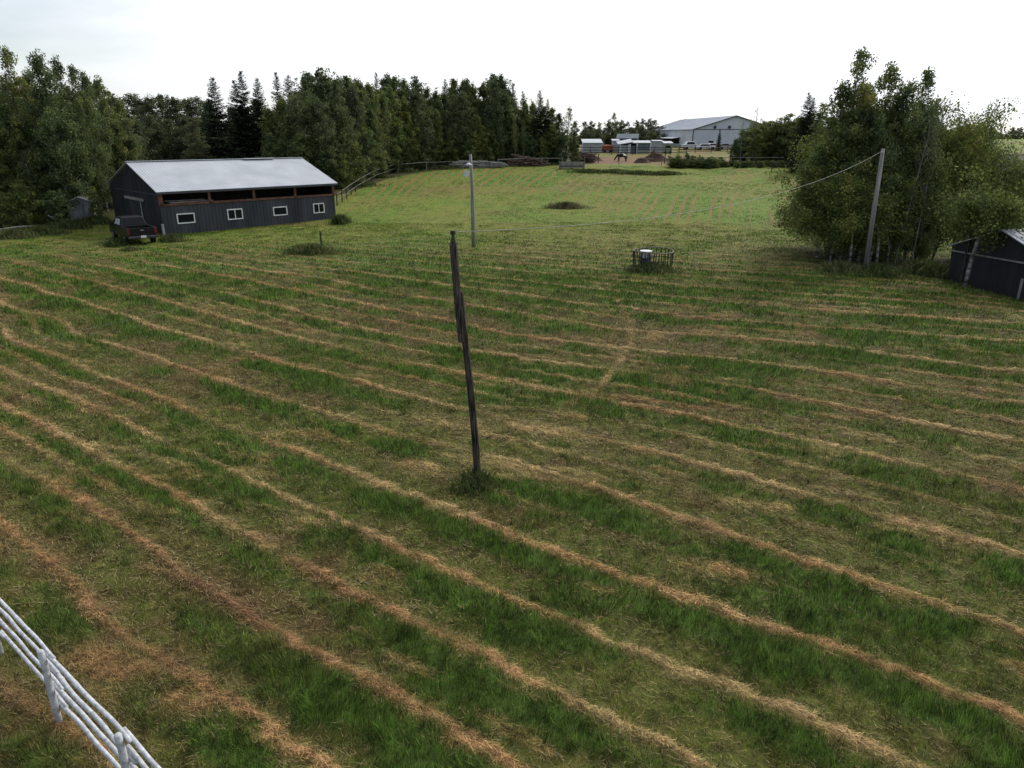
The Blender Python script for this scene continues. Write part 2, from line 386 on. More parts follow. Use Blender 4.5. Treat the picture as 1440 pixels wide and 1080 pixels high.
def field(x, y):
    """what grows at each point: colour, cut-hay amount, lushness"""
    x = np.asarray(x, float); y = np.asarray(y, float)
    u = bil(_U, x, y); g = bil(_GM, x, y)
    k = np.round(u)
    wob = (fbm(x * .2 + 31, y * .2, 2) - .5) * .18 + (fbm(x * 2.3, y * 2.3 + 5, 3) - .5) * .24
    t = (u - k) / np.maximum(g, .15) + wob
    along = x * .9 - y * .45
    stren = sstep(.18, .62, vnoise(k * 7.31 + 3, along / 5.5 + k * 3.7)) * (.55 + .45 * vnoise(k * 3.3, along / 1.1))
    stren = np.maximum(stren, (.58 + .4 * vnoise(k * 1.3 + 5, along / .8)))
    stren = stren * (1 - .55 * sstep(.62, .8, vnoise(k * 9.1 + 2, along / 3.1 + 7)) * sstep(9, 16, y))
    wd = .075 + .11 * vnoise(k * 5.1 + 9, along / 2.3) + .08 * sstep(25, 60, y)
    wd = wd * (1 - .22 * sstep(16, 9, y))
    rag = fbm(x * 6 + 4, y * 6 + 60, 2)
    hay = np.exp(-(np.abs(t) / (wd * (.55 + .9 * rag))) ** 1.7) * stren * (.62 + .7 * rag)
    # fainter second strips between the windrows
    t2 = (u - np.floor(u) - .5) / np.maximum(g, .15) + wob
    kf = np.floor(u)
    hay2 = np.exp(-(t2 / .12) ** 2) * (.08 + .62 * sstep(.35, .75, vnoise(kf * 2.7 + 40, along / 4 + 9))) * (.5 + .5 * vnoise(kf + 9, along / .7)) * sstep(9, 18, y)
    # stray hay left between the rows
    hay2 = np.maximum(hay2, .38 * sstep(.66, .80, fbm(along * .55 + 3, (x * .45 + y * .9) * 1.9, 3)))
    hay = np.maximum(hay, hay2)
    # far section: rows running up the slope
    cvx = .40 * (y - 80) * (x + 14) / 42
    x2 = x - np.where(x > -14, cvx, cvx * .4) + (fbm(x / 6, y / 14, 2) - .5) * 1.2
    u2 = x2 / 1.05
    k2 = np.round(u2)
    far = sstep(66, 73, y + .08 * x + 4 * (vnoise(x / 9, y / 9) - .5))
    hayf = np.exp(-((u2 - k2) * 1.05 / .17) ** 2) * sstep(.1, .6, vnoise(k2 * 3.9, y / 16 + k2)) * .95
    hayf *= .35 + .65 * sstep(.3, .6, fbm(x / 25 + 2, y / 25, 2))
    mid = sstep(42, 62, y)
    hay = hay * (1 - .55 * mid) * (1 - far) + hayf * far
    dmin = np.full(x.shape, 9e9)
    for a, b in zip(PATHP[:-1], PATHP[1:]):
        dx, dy = b.x - a.x, b.y - a.y
        q = np.clip(((x - a.x) * dx + (y - a.y) * dy) / (dx * dx + dy * dy), 0, 1)
        dmin = np.minimum(dmin, np.hypot(x - a.x - q * dx, y - a.y - q * dy))
    dmin = dmin + wob * .8
    hay = np.maximum(hay, np.exp(-(dmin / .15) ** 2) * (.12 + .5 * vnoise(x * 1.3, y * 1.3)))
    for p, a, b in WISPS:
        hay = np.maximum(hay, .8 * np.exp(-(((x - p.x) * .95 - (y - p.y) * .3) / a) ** 2 - (((x - p.x) * .3 + (y - p.y) * .95) / b) ** 2) * (.3 + vnoise(x * 3, y * 3)))
    ratio = (u - np.floor(u))
    n1 = fbm(x * .8 + 70, y * 1.0 + 11, 4)
    n2 = fbm(x * .16 + 7, y * .22 + 2, 2)
    lush = sstep(.42, .66, n1 * .62 + n2 * .38 + (.12 * np.sin(2 * PI * (ratio - .06)) + .05 * sstep(26, 32, y)) * sstep(60, 40, y) + .16 * (fbm(x * 2.4 + 3, y * 2.8 + 8, 2) - .5) * sstep(45, 25, y))
    dry = sstep(.40, .70, fbm(x * .30 + 55, y * .34 + 81, 3) * .65 + fbm(x * 1.7 + 5, y * 1.9 + 81, 2) * .35)
    for p, a, b, s_ in BARE:
        e = np.exp(-(((x - p.x) * .9 - (y - p.y) * .45) / a) ** 2 - (((x - p.x) * .45 + (y - p.y) * .9) / b) ** 2)
        dry = np.maximum(dry, e * s_ * 1.2); lush = lush * (1 - e * s_)
    for p, a, b, s_ in GREENP:
        e = np.exp(-(((x - p.x) * .9 - (y - p.y) * .45) / a) ** 2 - (((x - p.x) * .45 + (y - p.y) * .9) / b) ** 2)
        lush = np.minimum(1, lush + e * s_ * .8); dry = dry * (1 - e * s_)
    hay = np.clip(hay, 0, 1); lush = lush * (1 - hay)
    fine = fbm(x * 4.3 + 5, y * 4.3 + 9, 2)
    def mix(a, b, w): return a * (1 - w[..., None]) + b * w[..., None]
    one = np.ones(x.shape + (1,))
    c = mix(C_OLIVE * one, C_DUN * one, np.clip(dry + (fine - .5) * .9, 0, 1))
    cl = mix(C_LUSH * one, C_LUSH2 * one, vnoise(x * .4, y * .4 + 3))
    c = mix(c, cl, np.clip(lush * 1.05 + (fine - .5) * .7 * (lush > .1), 0, 1))
    red = np.exp(-((x - BARE[0][0].x) / 2.2) ** 2 - ((y - BARE[0][0].y) / 2.2) ** 2)
    red = np.maximum(red, sstep(-3, -12, x) * sstep(16, 8, y) * .7)
    ct = mix(C_TAN * one, C_TAN2 * one, sstep(.35, .7, vnoise(x * .35 + 5, y * .35)))
    ct = mix(ct, C_RED * one, red * .75)
    c = mix(c, C_RED * one, np.clip(red * dry * .5, 0, 1))
    # beyond the near rows a brighter yellow green, far backscatter painted into the colour
    fz = sstep(36, 66, y) * .9
    cf = mix(C_FAR * one, C_FARG * one, sstep(.4, .62, fbm(x / 7, y / 10 + 4, 3)))
    cf = mix(cf, C_FARD * one, sstep(.55, .8, fbm(x / 9 + 44, y / 6 + 14, 3)) * .7)
    cf = mix(cf, cl, (lush * .25))
    c = mix(c, cf, fz)
    c = mix(c, mix(ct, C_FARD * one, fz), np.clip(hay * 1.15, 0, 1))
    # paddock beyond the fence, woods floor, yard
    pad = sstep(0, 4, y - (124 + 2.5 * np.sin(x / 7)) - 6 * sstep(20, 60, x) * 0) * sstep(8, 13, x) * (1 - sstep(66, 80, x))
    pad = pad * sstep(150, 146, y) * .9 + pad * .55
    cd = mix(C_DIRT * one, lin(130, 122, 76) * one, sstep(.4, .65, fbm(x / 5, y / 8 + 30, 3)))
    c = mix(c, cd, np.clip(pad, 0, 1))
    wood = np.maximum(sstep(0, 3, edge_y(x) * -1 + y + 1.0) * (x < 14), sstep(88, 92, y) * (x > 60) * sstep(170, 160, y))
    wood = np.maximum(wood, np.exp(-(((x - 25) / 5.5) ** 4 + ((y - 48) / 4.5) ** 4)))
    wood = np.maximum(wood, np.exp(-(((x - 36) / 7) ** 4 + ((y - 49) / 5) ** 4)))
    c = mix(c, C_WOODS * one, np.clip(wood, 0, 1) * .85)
    cl_ = fbm(x * 6.5 + 8, y * 6.5 + 2, 3) * sstep(34, 20, y) + fbm(x * 2.2 + 8, y * 2.6 + 2, 3) * (1 - sstep(34, 20, y))
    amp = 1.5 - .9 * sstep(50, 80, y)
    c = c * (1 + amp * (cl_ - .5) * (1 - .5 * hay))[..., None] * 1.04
    hay = hay * (1 - np.clip(pad + wood, 0, 1)); lush = lush * (1 - np.clip(wood, 0, 1) * .5)
    return c, hay, lush, np.clip(wood, 0, 1)
_EX = np.array([-200, -60, -46, -42, -38, -30, -21, -19.5, -17, -13, -8, 0, 9, 14, 16, 300.])
_EY = np.array([60, 60, 60, 62, 68, 78, 84, 88, 103, 112, 118, 121, 124, 126, 132, 140.])
def edge_y(x): return np.interp(x, _EX, _EY)

def spaced(segs):
    o = []
    for a, b, s in segs: o.append(np.arange(a, b, s))
    return np.concatenate(o)
gx = spaced([(-900, -160, 40), (-160, -60, 4), (-60, -26, .5), (-26, 28, .09), (28, 60, .5), (60, 160, 4), (160, 941, 40)])
gy = spaced([(-80, 0, 8), (0, 5, .5), (5, 22, .07), (22, 45, .14), (45, 75, .4), (75, 160, 1.0), (160, 400, 10), (400, 2401, 100)])
GX, GY = np.meshgrid(gx, gy, indexing='xy')
fc, fh, fl, fw = field(GX, GY)
fade = 1 - sstep(45, 80, GY)
GZ = terr(GX, GY) + (fh * .05 + fl * .045 + (fbm(GX * 2.5, GY * 2.5, 3) - .5) * .09) * fade * (1 - fw)
nx_, ny_ = len(gx), len(gy)
idx = np.arange(nx_ * ny_).reshape(ny_, nx_)
F = np.stack([idx[:-1, :-1], idx[:-1, 1:], idx[1:, 1:], idx[1:, :-1]], -1).reshape(-1, 4)
gm = npmesh('ground', np.stack([GX, GY, GZ], -1).reshape(-1, 3), F, M_ground, fc.reshape(-1, 3) * (.40 + .30 * sstep(30, 80, GY)).reshape(-1, 1), True)  # darkened most close by, painting shaded gaps beneath the blades
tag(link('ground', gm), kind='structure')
def gz(x, y):
    c, h, l, w = field(x, y)
    return terr(x, y) + (h * .05 + l * .045 + (fbm(x * 2.5, y * 2.5, 3) - .5) * .09) * (1 - sstep(45, 80, y)) * (1 - w), c, h, l, w

rng = np.random.RandomState(11)
GV, GF, GC = [], [], []; HV, HF, HC = [], [], []; cntg = 0; cnth = 0
def blades(x, y, z, hgt, wid, lean, col, ang=None):
    n = len(x)
    a = rng.rand(n) * 2 * PI if ang is None else ang
    b = vnoise(x * 1.6 + 40, y * 1.6) * 14 + (rng.rand(n) - .5) * 2.6
    wx, wy = np.cos(a) * wid / 2, np.sin(a) * wid / 2
    tx, ty = np.cos(b) * hgt * lean, np.sin(b) * hgt * lean
    th = hgt * np.sqrt(np.clip(1 - lean ** 2, .05, 1))
    P = np.empty((n, 3, 3))
    P[:, 0] = np.stack([x - wx, y - wy, z - .01], -1)
    P[:, 1] = np.stack([x + wx, y + wy, z - .01], -1)
    P[:, 2] = np.stack([x + tx, y + ty, z + th], -1)
    C = np.repeat(col[:, None], 3, 1)
    return P.reshape(-1, 3), C.reshape(-1, 3)
#        y0  y1  per m2  width  length
BANDS = [(5.2, 10, 2600, .0095, .085), (10, 16, 1500, .013, .09), (16, 26, 760, .019, .095), (26, 42, 300, .030, .11), (42, 66, 100, .05, .10), (66, 122, 38, .065, .075)]
for y0, y1, dn, w_, l_ in BANDS:
    hw = .90 * y1 + 6
    area = 2 * hw * (y1 - y0)
    n = int(area * dn)
    x = (rng.rand(n) * 2 - 1) * hw; y = y0 + rng.rand(n) * (y1 - y0)
    ok = np.abs(x) < .84 * y + 6
    x, y = x[ok], y[ok]
    z, c, h, l, w = gz(x, y)
    keep = rng.rand(len(x)) < np.clip(.68 + .35 * l - h * .45, .15, 1) * (1 - .8 * w)
    x, y, z, c, h, l = x[keep], y[keep], z[keep], c[keep], h[keep], l[keep]
    n = len(x)
    r = rng.rand(n)
    # each blade takes the sward's colour, some drier, some greener
    va = rng.rand(n)
    v = np.where(y > 55, .8 + .4 * va, .38 + 1.75 * va ** 1.8)[:, None]
    cc = c * v
    dryb = (rng.rand(n) < (.16 * (1 - l) + .03) * (1 - .8 * sstep(40, 60, y)))[:, None]
    cc = np.where(dryb, lin(176, 158, 112) * (.6 + .5 * r[:, None]), cc)
    grn = (rng.rand(n) < .25)[:, None]
    cc = np.where(grn & ~dryb, cc * np.array((.84, 1.05, .72)), cc)
    tuft = fbm(x * 5.5 + 3, y * 5.5, 2)
    hgt = l_ * (.35 + .95 * rng.rand(n)) * (.60 + .72 * l + 1.0 * sstep(.35, .75, tuft) * (1 - sstep(30, 70, y)))
    lean = np.clip(.25 + .75 * rng.rand(n) - .25 * l, .05, .97)
    V, C = blades(x, y, z, hgt, w_ * (.6 + .8 * rng.rand(n)), lean, cc)
    GV.append(V); GC.append(C * .80)
V = np.concatenate(GV); C = np.concatenate(GC)
gme = npmesh('grass', V, np.arange(len(V)).reshape(-1, 3), M_grass, C)
tag(link('grass', gme), kind='stuff', label='short uneven green grass regrowing over the mown field', cat='grass')
NB = len(V) // 3

BH = [(5.2, 10, 1500, .0075, .16), (10, 17, 900, .012, .19), (17, 30, 400, .020, .24), (30, 50, 120, .034, .32), (50, 110, 10, .04, .45)]
GV, GC = [], []
for y0, y1, dn, w_, l_ in BH:
    hw = .90 * y1 + 6
    n = int(2 * hw * (y1 - y0) * dn)
    x = (rng.rand(n) * 2 - 1) * hw; y = y0 + rng.rand(n) * (y1 - y0)
    ok = np.abs(x) < .84 * y + 6
    x, y = x[ok], y[ok]
    z, c, h, l, w = gz(x, y)
    keep = rng.rand(len(x)) < np.clip(h * 1.0 + .30 * np.sqrt(h) + .12 * (1 - l), 0, 1) * (1 - w)
    x, y, z, c, h = x[keep], y[keep], z[keep], c[keep], h[keep]
    n = len(x)
    # stalks lie roughly along the row, crossing each other
    gxv = bil(_GX, x, y); gyv = bil(_GY, x, y)
    ang = np.arctan2(-gxv, gyv) + rng.randn(n) * .75
    ln = l_ * (.35 + .9 * rng.rand(n))
    tilt = rng.randn(n) * .16
    bx, by = np.cos(ang) * ln / 2, np.sin(ang) * ln / 2
    zz = z + .012 + .06 * rng.rand(n) * (.3 + h)
    wx, wy = -np.sin(ang) * w_ * .5, np.cos(ang) * w_ * .5
    P = np.empty((n, 3, 3))
    P[:, 0] = np.stack([x - bx - wx, y - by - wy, zz - tilt * ln / 2], -1)
    P[:, 1] = np.stack([x - bx + wx, y - by + wy, zz - tilt * ln / 2], -1)
    P[:, 2] = np.stack([x + bx, y + by, zz + tilt * ln / 2], -1)
    base = np.where((h > .25)[:, None], c * 1.12, lin(158, 142, 102) * np.ones((n, 1)))
    cc = base * (.45 + 1.05 * rng.rand(n) ** 1.3)[:, None]
    GV.append(P.reshape(-1, 3)); GC.append(np.repeat(cc, 3, 0) * .80)
V = np.concatenate(GV); C = np.concatenate(GC)
hme = npmesh('cut_hay', V, np.arange(len(V)).reshape(-1, 3), M_hay, C)
tag(link('cut_hay', hme), kind='stuff', label='dry tan cut hay lying in long thin rows across the field', cat='hay')
print('blades', NB, 'straws', len(V) // 3)

# ------------------------------------------------------------------ trees
def leaves(P, size, rs, up=.35, asp=.62):
    """one rhombus leaf spray at each point of P"""
    n = len(P)
    nrm = rs.randn(n, 3); nrm[:, 2] += up * 2
    nrm /= np.linalg.norm(nrm, axis=1)[:, None]
    a = np.cross(nrm, rs.randn(n, 3)); a /= np.linalg.norm(a, axis=1)[:, None] + 1e-9
    b = np.cross(nrm, a)
    s = size * (.55 + .8 * rs.rand(n))[:, None]
    V = np.stack([P - a * s * .5, P - b * s * asp * .5, P + a * s * .5, P + b * s * asp * .5], 1)
    return V.reshape(-1, 3)
def decid(seed, h=14., cr=2.6, base=.25, nl=34, nleaf=9000, ls=.2, r0=.16, stems=1, sparse_top=0, dense=.5, spread=1.0, shape='oval', leanx=0):
    rs = np.random.RandomState(seed); rd = random.Random(seed)
    tm = MB(); cl = []
    for s_ in range(stems):
        sa = rd.uniform(0, 2 * PI); sl = (0 if stems == 1 else rd.uniform(.5, 1) * spread)
        hh = h * (1 if s_ == 0 else rd.uniform(.7, .97))
        K = 8; path = []
        wob = [rd.gauss(0, .10), rd.gauss(0, .10)]
        for i in range(K + 1):
            t = i / K
            path.append(Vector((math.cos(sa) * sl * t ** .8 * 1.6 + wob[0] * math.sin(t * 5 + s_) * 1.2 + leanx * t * hh * .1,
                                math.sin(sa) * sl * t ** .8 * 1.6 + wob[1] * math.sin(t * 4 + 1 + s_) * 1.2, -.3 + t * (hh * .97 + .3))))
        rad = [r0 * (1 if stems == 1 else .7) * max(.07, (1 - i / K) ** .85) for i in range(K + 1)]
        tm.tube(path, rad, 6)
        def tp(f):
            q = f * K; i = min(int(q), K - 1); return path[i].lerp(path[i + 1], q - i)
        n_l = max(6, nl // stems)
        for i in range(n_l):
            f = base + (1 - base) * ((i + rd.random()) / n_l) * .97
            g = (f - base) / (1 - base)
            if shape == 'oval': pr = (math.sin(PI * min(1, g * .92 + .10)) ** .6) * (1 - .25 * g)
            elif shape == 'tall': pr = min(1, (g + .12) * 3) * (1 - g) ** .62 + .08
            elif shape == 'round': pr = math.sqrt(max(0, 1 - (g * 1.5 - .62) ** 2 * .9)) if g < 1 else .3
            else: pr = (1 - g) ** .7 * .9 + .15
            pr = max(pr, .22) * (1 - .45 * g if shape == 'round' else 1)
            L = cr * pr * rd.uniform(.55, 1.2)
            az = i * 2.4 + rd.uniform(-.5, .5); el = rd.uniform(.15, .55) + g * .7
            p0 = tp(min(f, .98))
            d = Vector((math.cos(az) * math.cos(el), math.sin(az) * math.cos(el), math.sin(el)))
            mid = p0 + d * L * .5 + Vector((0, 0, -.05 * L)); end = p0 + d * L + Vector((rd.gauss(0, .15), rd.gauss(0, .15), rd.gauss(0, .2)))
            tm.tube([p0, mid, end], [r0 * .28 * (1 - .6 * g), r0 * .18 * (1 - .5 * g), .012], 4, False)
            for q in (.4, .65, .85, 1.0, 1.05):
                if rd.random() < .12 + sparse_top * g * .8: continue
                c = p0.lerp(mid, q * 2) if q < .5 else mid.lerp(end, q * 2 - 1)
                c = c + Vector((rd.gauss(0, .22), rd.gauss(0, .22), rd.gauss(0, .25))) * cr * .22
                cl.append((c.x, c.y, c.z, rd.uniform(.5, 1.25) * cr * .155 * (1 - .35 * g), rd.uniform(.5, 1.4) * (1 - .7 * sparse_top * g)))
        for q in (.93, .97, 1.0):
            c = tp(q); cl.append((c.x, c.y, c.z + .1, cr * .10, .55))
    cl = np.array(cl)
    pr = cl[:, 4] * cl[:, 3] ** 1.6; pr /= pr.sum()
    k = rs.choice(len(cl), nleaf, p=pr)
    o = rs.randn(nleaf, 3); o /= np.linalg.norm(o, axis=1)[:, None]
    o *= (rs.rand(nleaf)[:, None] ** .45) * 1.75
    P = cl[k, :3] + o * cl[k, 3:4] * np.array((1.15, 1.15, .85))
    V = leaves(P, ls, rs)
    return tm, V
def spruce(seed, h=14., cr=2.3, n_w=60, ls=.46):
    rs = np.random.RandomState(seed); rd = random.Random(seed)
    tm = MB(); tm.tube([(0, 0, -.3), (0, 0, h * .5), (0, 0, h)], [.16, .09, .015], 6)
    P = []; Dv = []
    for i in range(n_w):
        f = .04 + .96 * (i / n_w) ** .92
        z = h * f
        if rd.random() < .05: continue
        for j in range(9):
            az = rd.uniform(0, 2 * PI); L = cr * ((1 - f) ** .72 * rd.uniform(.55, 1.2) + .05)
            dr = -.28 - .1 * (1 - f) + .55 * f
            nb = max(2, int(L / .16))
            for q in range(nb):
                t = (q + .5) / nb
                r = L * t
                zz = z + dr * r + .16 * r * t
                for s in (-1, 0, 1):
                    ww = (1 - t * .6) * L * .20 * s * rd.uniform(.5, 1.3)
                    P.append((math.cos(az) * r - math.sin(az) * ww, math.sin(az) * r + math.cos(az) * ww, zz + rd.gauss(0, .04) - abs(s) * .06))
                    Dv.append((math.cos(az + s * .6), math.sin(az + s * .6), dr * .8 - .15))
    P = np.array(P); a = np.array(Dv); a /= np.linalg.norm(a, axis=1)[:, None]
    n = len(P)
    nr = rs.randn(n, 3) * .5; nr[:, 2] += 1
    b = np.cross(nr, a); b /= np.linalg.norm(b, axis=1)[:, None]
    s = ls * (.6 + .7 * rs.rand(n))[:, None] * (.55 + .45 * (1 - P[:, 2:3] / h))
    V = np.stack([P - a * s * .5, P - b * s * .2, P + a * s * .5, P + b * s * .2], 1).reshape(-1, 3)
    return tm, V
def kindof(name, gen, lm, tmat):
    tm, V = gen
    me = npmesh(name + '_crown', V, np.arange(len(V)).reshape(-1, 4), lm)
    o = tm.build('trunk', tmat); t = o.data
    bpy.data.objects.remove(o)
    return (me, t, float(np.percentile(V[:, 2], 99.85)))
def tree(kd, loc, h, label, cat='tree', group=None, name='leafy_tree', wid=1.0, H0=14., rz=None, rd=random.Random(3), crown='crown', tilt=(0, 0)):
    e = thing(name, (loc[0], loc[1], loc[2]), label, cat, group, rd.uniform(0, 2 * PI) if rz is None else rz)
    s = h / H0
    e.scale = (s * wid, s * wid, s)
    e.rotation_euler[0] = tilt[0]; e.rotation_euler[1] = tilt[1]
    link(crown, kd[0], e); link('trunk', kd[1], e)
    return e
FAR = [kindof('far_poplar', decid(20 + i, 14, [3.0, 2.8, 3.2, 2.5, 3.2, 2.6][i], [.16, .24, .10, .30, .2, .12][i], 60, 9000, .30, sparse_top=[.3, .5, .2, .7, .3, .4][i], shape=['oval', 'oval', 'tall', 'oval', 'oval', 'oval'][i]), [M_leafB, M_leafB, M_leafA, M_leafE, M_leafA, M_leafB][i], [M_aspen, M_aspen, M_bark, M_aspen, M_aspen, M_bark][i]) for i in range(6)]
LOW = [kindof('edge_bush', decid(40 + i, 14, [4.2, 3.6, 4.8][i], .03, 50, 7000, .42, stems=3, shape='oval', spread=1.2), [M_leafA, M_leafB, M_leafC][i], M_bark) for i in range(3)]
NEAR = [kindof('near_poplar', decid(60 + i, 14, [2.9, 2.5, 3.3, 2.4][i], [.10, .16, .12, .2][i], 60, 20000, .19, sparse_top=[.35, .6, .2, .75][i]), [M_leafA, M_leafB, M_leafA, M_leafB][i], [M_aspen, M_aspen, M_bark, M_aspen][i]) for i in range(4)]
WIL = [kindof('near_willow', decid(80 + i, 14, [5.6, 6.4, 5.0, 6.0, 6.6][i], [.05, .05, .05, .15, .18][i], 70, 22000, .25, stems=4, shape=['oval', 'oval', 'oval', 'round', 'round'][i], spread=1.6, sparse_top=[.25, .25, .25, .1, .1][i]), [M_leafC, M_leafC, M_leafB, M_leafC, M_leafC][i], [M_bark, M_aspen, M_bark, M_bark, M_bark][i]) for i in range(5)]
PALE = [kindof('pale_tree', decid(120 + i, 14, [3.6, 3.1, 3.3][i], .08, 56, 9000, .30, shape=['oval', 'round', 'oval'][i], sparse_top=.3), M_leafE, M_aspen) for i in range(3)]
SPR = [kindof('spruce', spruce(90 + i, 14, [3.2, 2.8, 3.6][i]), M_needle, M_bark) for i in range(3)]
BARET = kindof('bare_tree', decid(99, 14, 2.2, .35, 46, 500, .22, sparse_top=.3), M_leafB, M_bare)
BARET2 = kindof('thin_tree', decid(101, 14, 1.9, .3, 50, 2600, .22, sparse_top=.0), M_leafB, M_bare)
DIST = [kindof('distant_tree', decid(110 + i, 14, [4.6, 4.0][i], .04, 46, 5000, .55, stems=3, sparse_top=.3), M_leafD, M_bark) for i in range(2)]

def placed(kd, px, Y, ytop, label, **kw):
    p = on(px, Y)
    top = at_y(px, ytop, Y).z
    return tree(kd, p, max(1.0, top - p.z) * 1.0, label, H0=kd[2], **kw)
rd = random.Random(77)
# --- wood on the left, beside and behind the pickup's barn
G1 = 'trees of the dark wood left of the barn'
placed(LOW[1], 137, 66.5, 262, 'bushy growth between the small grey shed and the barn corner', rd=rd, name='leafy_bush', cat='bush', wid=.9)
placed(LOW[0], 84, 63.5, 268, 'small dark bush hiding the left side of the small grey shed', rd=rd, name='leafy_bush', cat='bush', wid=1.3)
outl = [(-45, 92), (-18, 95), (8, 93), (32, 92), (56, 70), (78, 100), (101, 76), (120, 84), (137, 96), (152, 104), (170, 112), (188, 140)]
for i, (px, yt) in enumerate(outl):
    Y = 66 + rd.uniform(0, 4) + max(0, px - 110) * .11
    placed(NEAR[i % 3] if i % 4 else NEAR[3], px, Y, yt - 2, ['tall dark green poplar in the wood at the left edge, left of the barn', 'tall poplar rising behind the pickup truck left of the barn roof'][px > 110], group=G1, wid=rd.uniform(.68, .88), rd=rd, name='poplar_tree')
for i in range(22):
    px = -60 + i * 12 + rd.uniform(-5, 5)
    Y = 63 + rd.uniform(0, 3.0) + max(0, px - 60) * .13
    placed(NEAR[rd.randrange(4)], px, Y, rd.uniform(140, 215), 'mid height leafy poplar at the front of the wood left of the barn', group=G1, wid=rd.uniform(.75, 1.05), rd=rd, name='poplar_tree')
for i in range(14):
    px = -60 + i * 15 + rd.uniform(-5, 5)
    Y = 62.5 + rd.uniform(-.5, 1.5) + max(0, px - 40) * .12
    placed(LOW[rd.randrange(3)], px, Y, rd.uniform(235, 280), 'low bushy tree filling the foot of the wood left of the barn', group=G1, rd=rd, name='leafy_bush', wid=1.1, cat='bush')
for i in range(16):
    px = -70 + i * 17 + rd.uniform(-6, 6)
    placed(FAR[rd.randrange(6)], px, 76 + rd.uniform(0, 8), rd.uniform(112, 150), 'tall poplar deep inside the wood left of the barn', group=G1, rd=rd, name='poplar_tree', wid=1.2)
# --- lower trees beyond the barn roof
G2 = 'rounded trees beyond the barn roof'
for i, (px, yt) in enumerate([(198, 132), (212, 140), (226, 137), (242, 133), (258, 137), (274, 140), (290, 137), (303, 142), (336, 150), (350, 152), (372, 140)]):
    placed(PALE[i % 3], px, 112 + rd.uniform(0, 6), yt, 'rounded grey green tree in the row beyond the barn roof', group=G2, wid=1.35, rd=rd, name='leafy_tree')
for i in range(20):
    px = 192 + i * 11 + rd.uniform(-4, 4)
    placed(PALE[i % 3], px, 96 + rd.uniform(0, 10), rd.uniform(155, 185), 'lower green tree just beyond the barn roof', group=G2, wid=1.25, rd=rd, name='leafy_tree')
for i, (px, yt, Y, w_, lb) in enumerate([(318, 110, 92, 1.0, 'single tall dark spruce above the middle of the barn roof'),
        (357, 101, 96, .85, 'tallest of the dark spruces right of the single spruce'),
        (347, 114, 95, .85, 'dark spruce on the left flank of the trio beyond the barn'),
        (377, 111, 97, .85, 'dark spruce on the right flank of the trio beyond the barn'),
        (402, 103, 104, .8, 'thin dark spruce left of a pair rising over the poplars'),
        (418, 107, 105, .8, 'thin dark spruce right of a pair rising over the poplars'),
        (437, 110, 106, .8, 'small dark spruce tip at the left side of the big poplar crown'),
        (536, 103, 128, .7, 'spruce tip behind the poplars above the bend of the rail fence'),
        (543, 112, 128, .6, 'shorter spruce tip close behind the tip over the fence bend'),
        (629, 112, 130, .7, 'spruce tip behind the poplars left of the yard lamp'),
        (722, 119, 130, .8, 'spruce tip over the right half of the long wood'),
        (735, 129, 131, .7, 'smaller spruce tip right beside the tip over the wood'),
        (758, 128, 128, .9, 'spruce at the right end of the long wood'),
        (769, 140, 128, .8, 'short spruce at the very right end of the long wood'),
        (1124, 131, 110, .9, 'dark spruce standing left behind the big poplar clump'),
        (1131, 138, 112, .9, 'second dark spruce close against the poplar clump'),
        (1010, 181, 176, .95, 'small dark spruce in front of the grey arena wall'),
        (990, 196, 172, 1.0, 'tiny spruce left of the arena wall spruce')][:17]):
    placed(SPR[i % 3], px, Y, yt, lb, group=None, wid=w_ * (1.0 if i < 7 else .9), rd=rd, name='spruce_tree')
# --- the long wood behind the field
G3 = 'trees of the long wood behind the mown field'
def front(px): return float(np.interp(px, [385, 440, 480, 500, 560, 640, 720, 800], [90, 90, 92, 97, 112, 121, 125, 127]))
o3 = [(388, 152), (408, 138), (428, 128), (446, 102), (459, 96), (472, 99), (486, 103), (499, 108), (513, 112), (527, 118), (550, 105), (560, 108), (574, 112), (590, 108), (604, 118), (616, 124), (642, 112), (655, 112), (668, 122), (682, 118), (695, 104), (705, 106), (716, 124), (738, 138), (748, 140), (764, 150), (776, 152)]
for i, (px, yt) in enumerate(o3):
    placed(FAR[(i * 5 + i // 3) % 6], px, front(px) + 4 + rd.uniform(0, 5), yt, 'tall poplar forming the skyline of the long wood behind the field', group=G3, wid=rd.uniform(.78, 1.0), rd=rd, name='poplar_tree')
def sky3(px): return float(np.interp(px, [a for a, b in o3], [b for a, b in o3]))
for i in range(56):
    px = 384 + i * 7.2 + rd.uniform(-4, 4)
    placed((FAR + PALE)[rd.randrange(9)], px, front(px) + rd.uniform(.5, 4), sky3(px) + rd.uniform(8, 60), 'poplar of middling height at the front of the long wood', group=G3, wid=rd.uniform(.75, 1.1), rd=rd, name='poplar_tree')
for i in range(34):
    px = 386 + i * 11.8 + rd.uniform(-4, 4)
    placed(LOW[rd.randrange(3)], px, front(px) + rd.uniform(-.5, 1.5), rd.uniform(178, 205) + (8 if px < 480 else 0), 'low bushy tree along the foot of the long wood', group=G3, wid=rd.uniform(.9, 1.2), rd=rd, name='leafy_bush', cat='bush')
for i in range(26):
    px = 380 + i * 15.5 + rd.uniform(-5, 5)
    placed(FAR[rd.randrange(6)], px, front(px) + rd.uniform(12, 22), sky3(px) + rd.uniform(4, 22), 'poplar standing deep in the long wood behind the field', group=G3, wid=1.3, rd=rd, name='poplar_tree')
for px, yt in ((534, 130), (546, 140), (724, 165), (736, 168), (560, 150)):
    placed(BARET2, px, front(px) - .3, yt, 'pale bare stemmed aspen standing out against the dark long wood', group='pale stemmed aspens', wid=.7, rd=rd, name='aspen_tree')
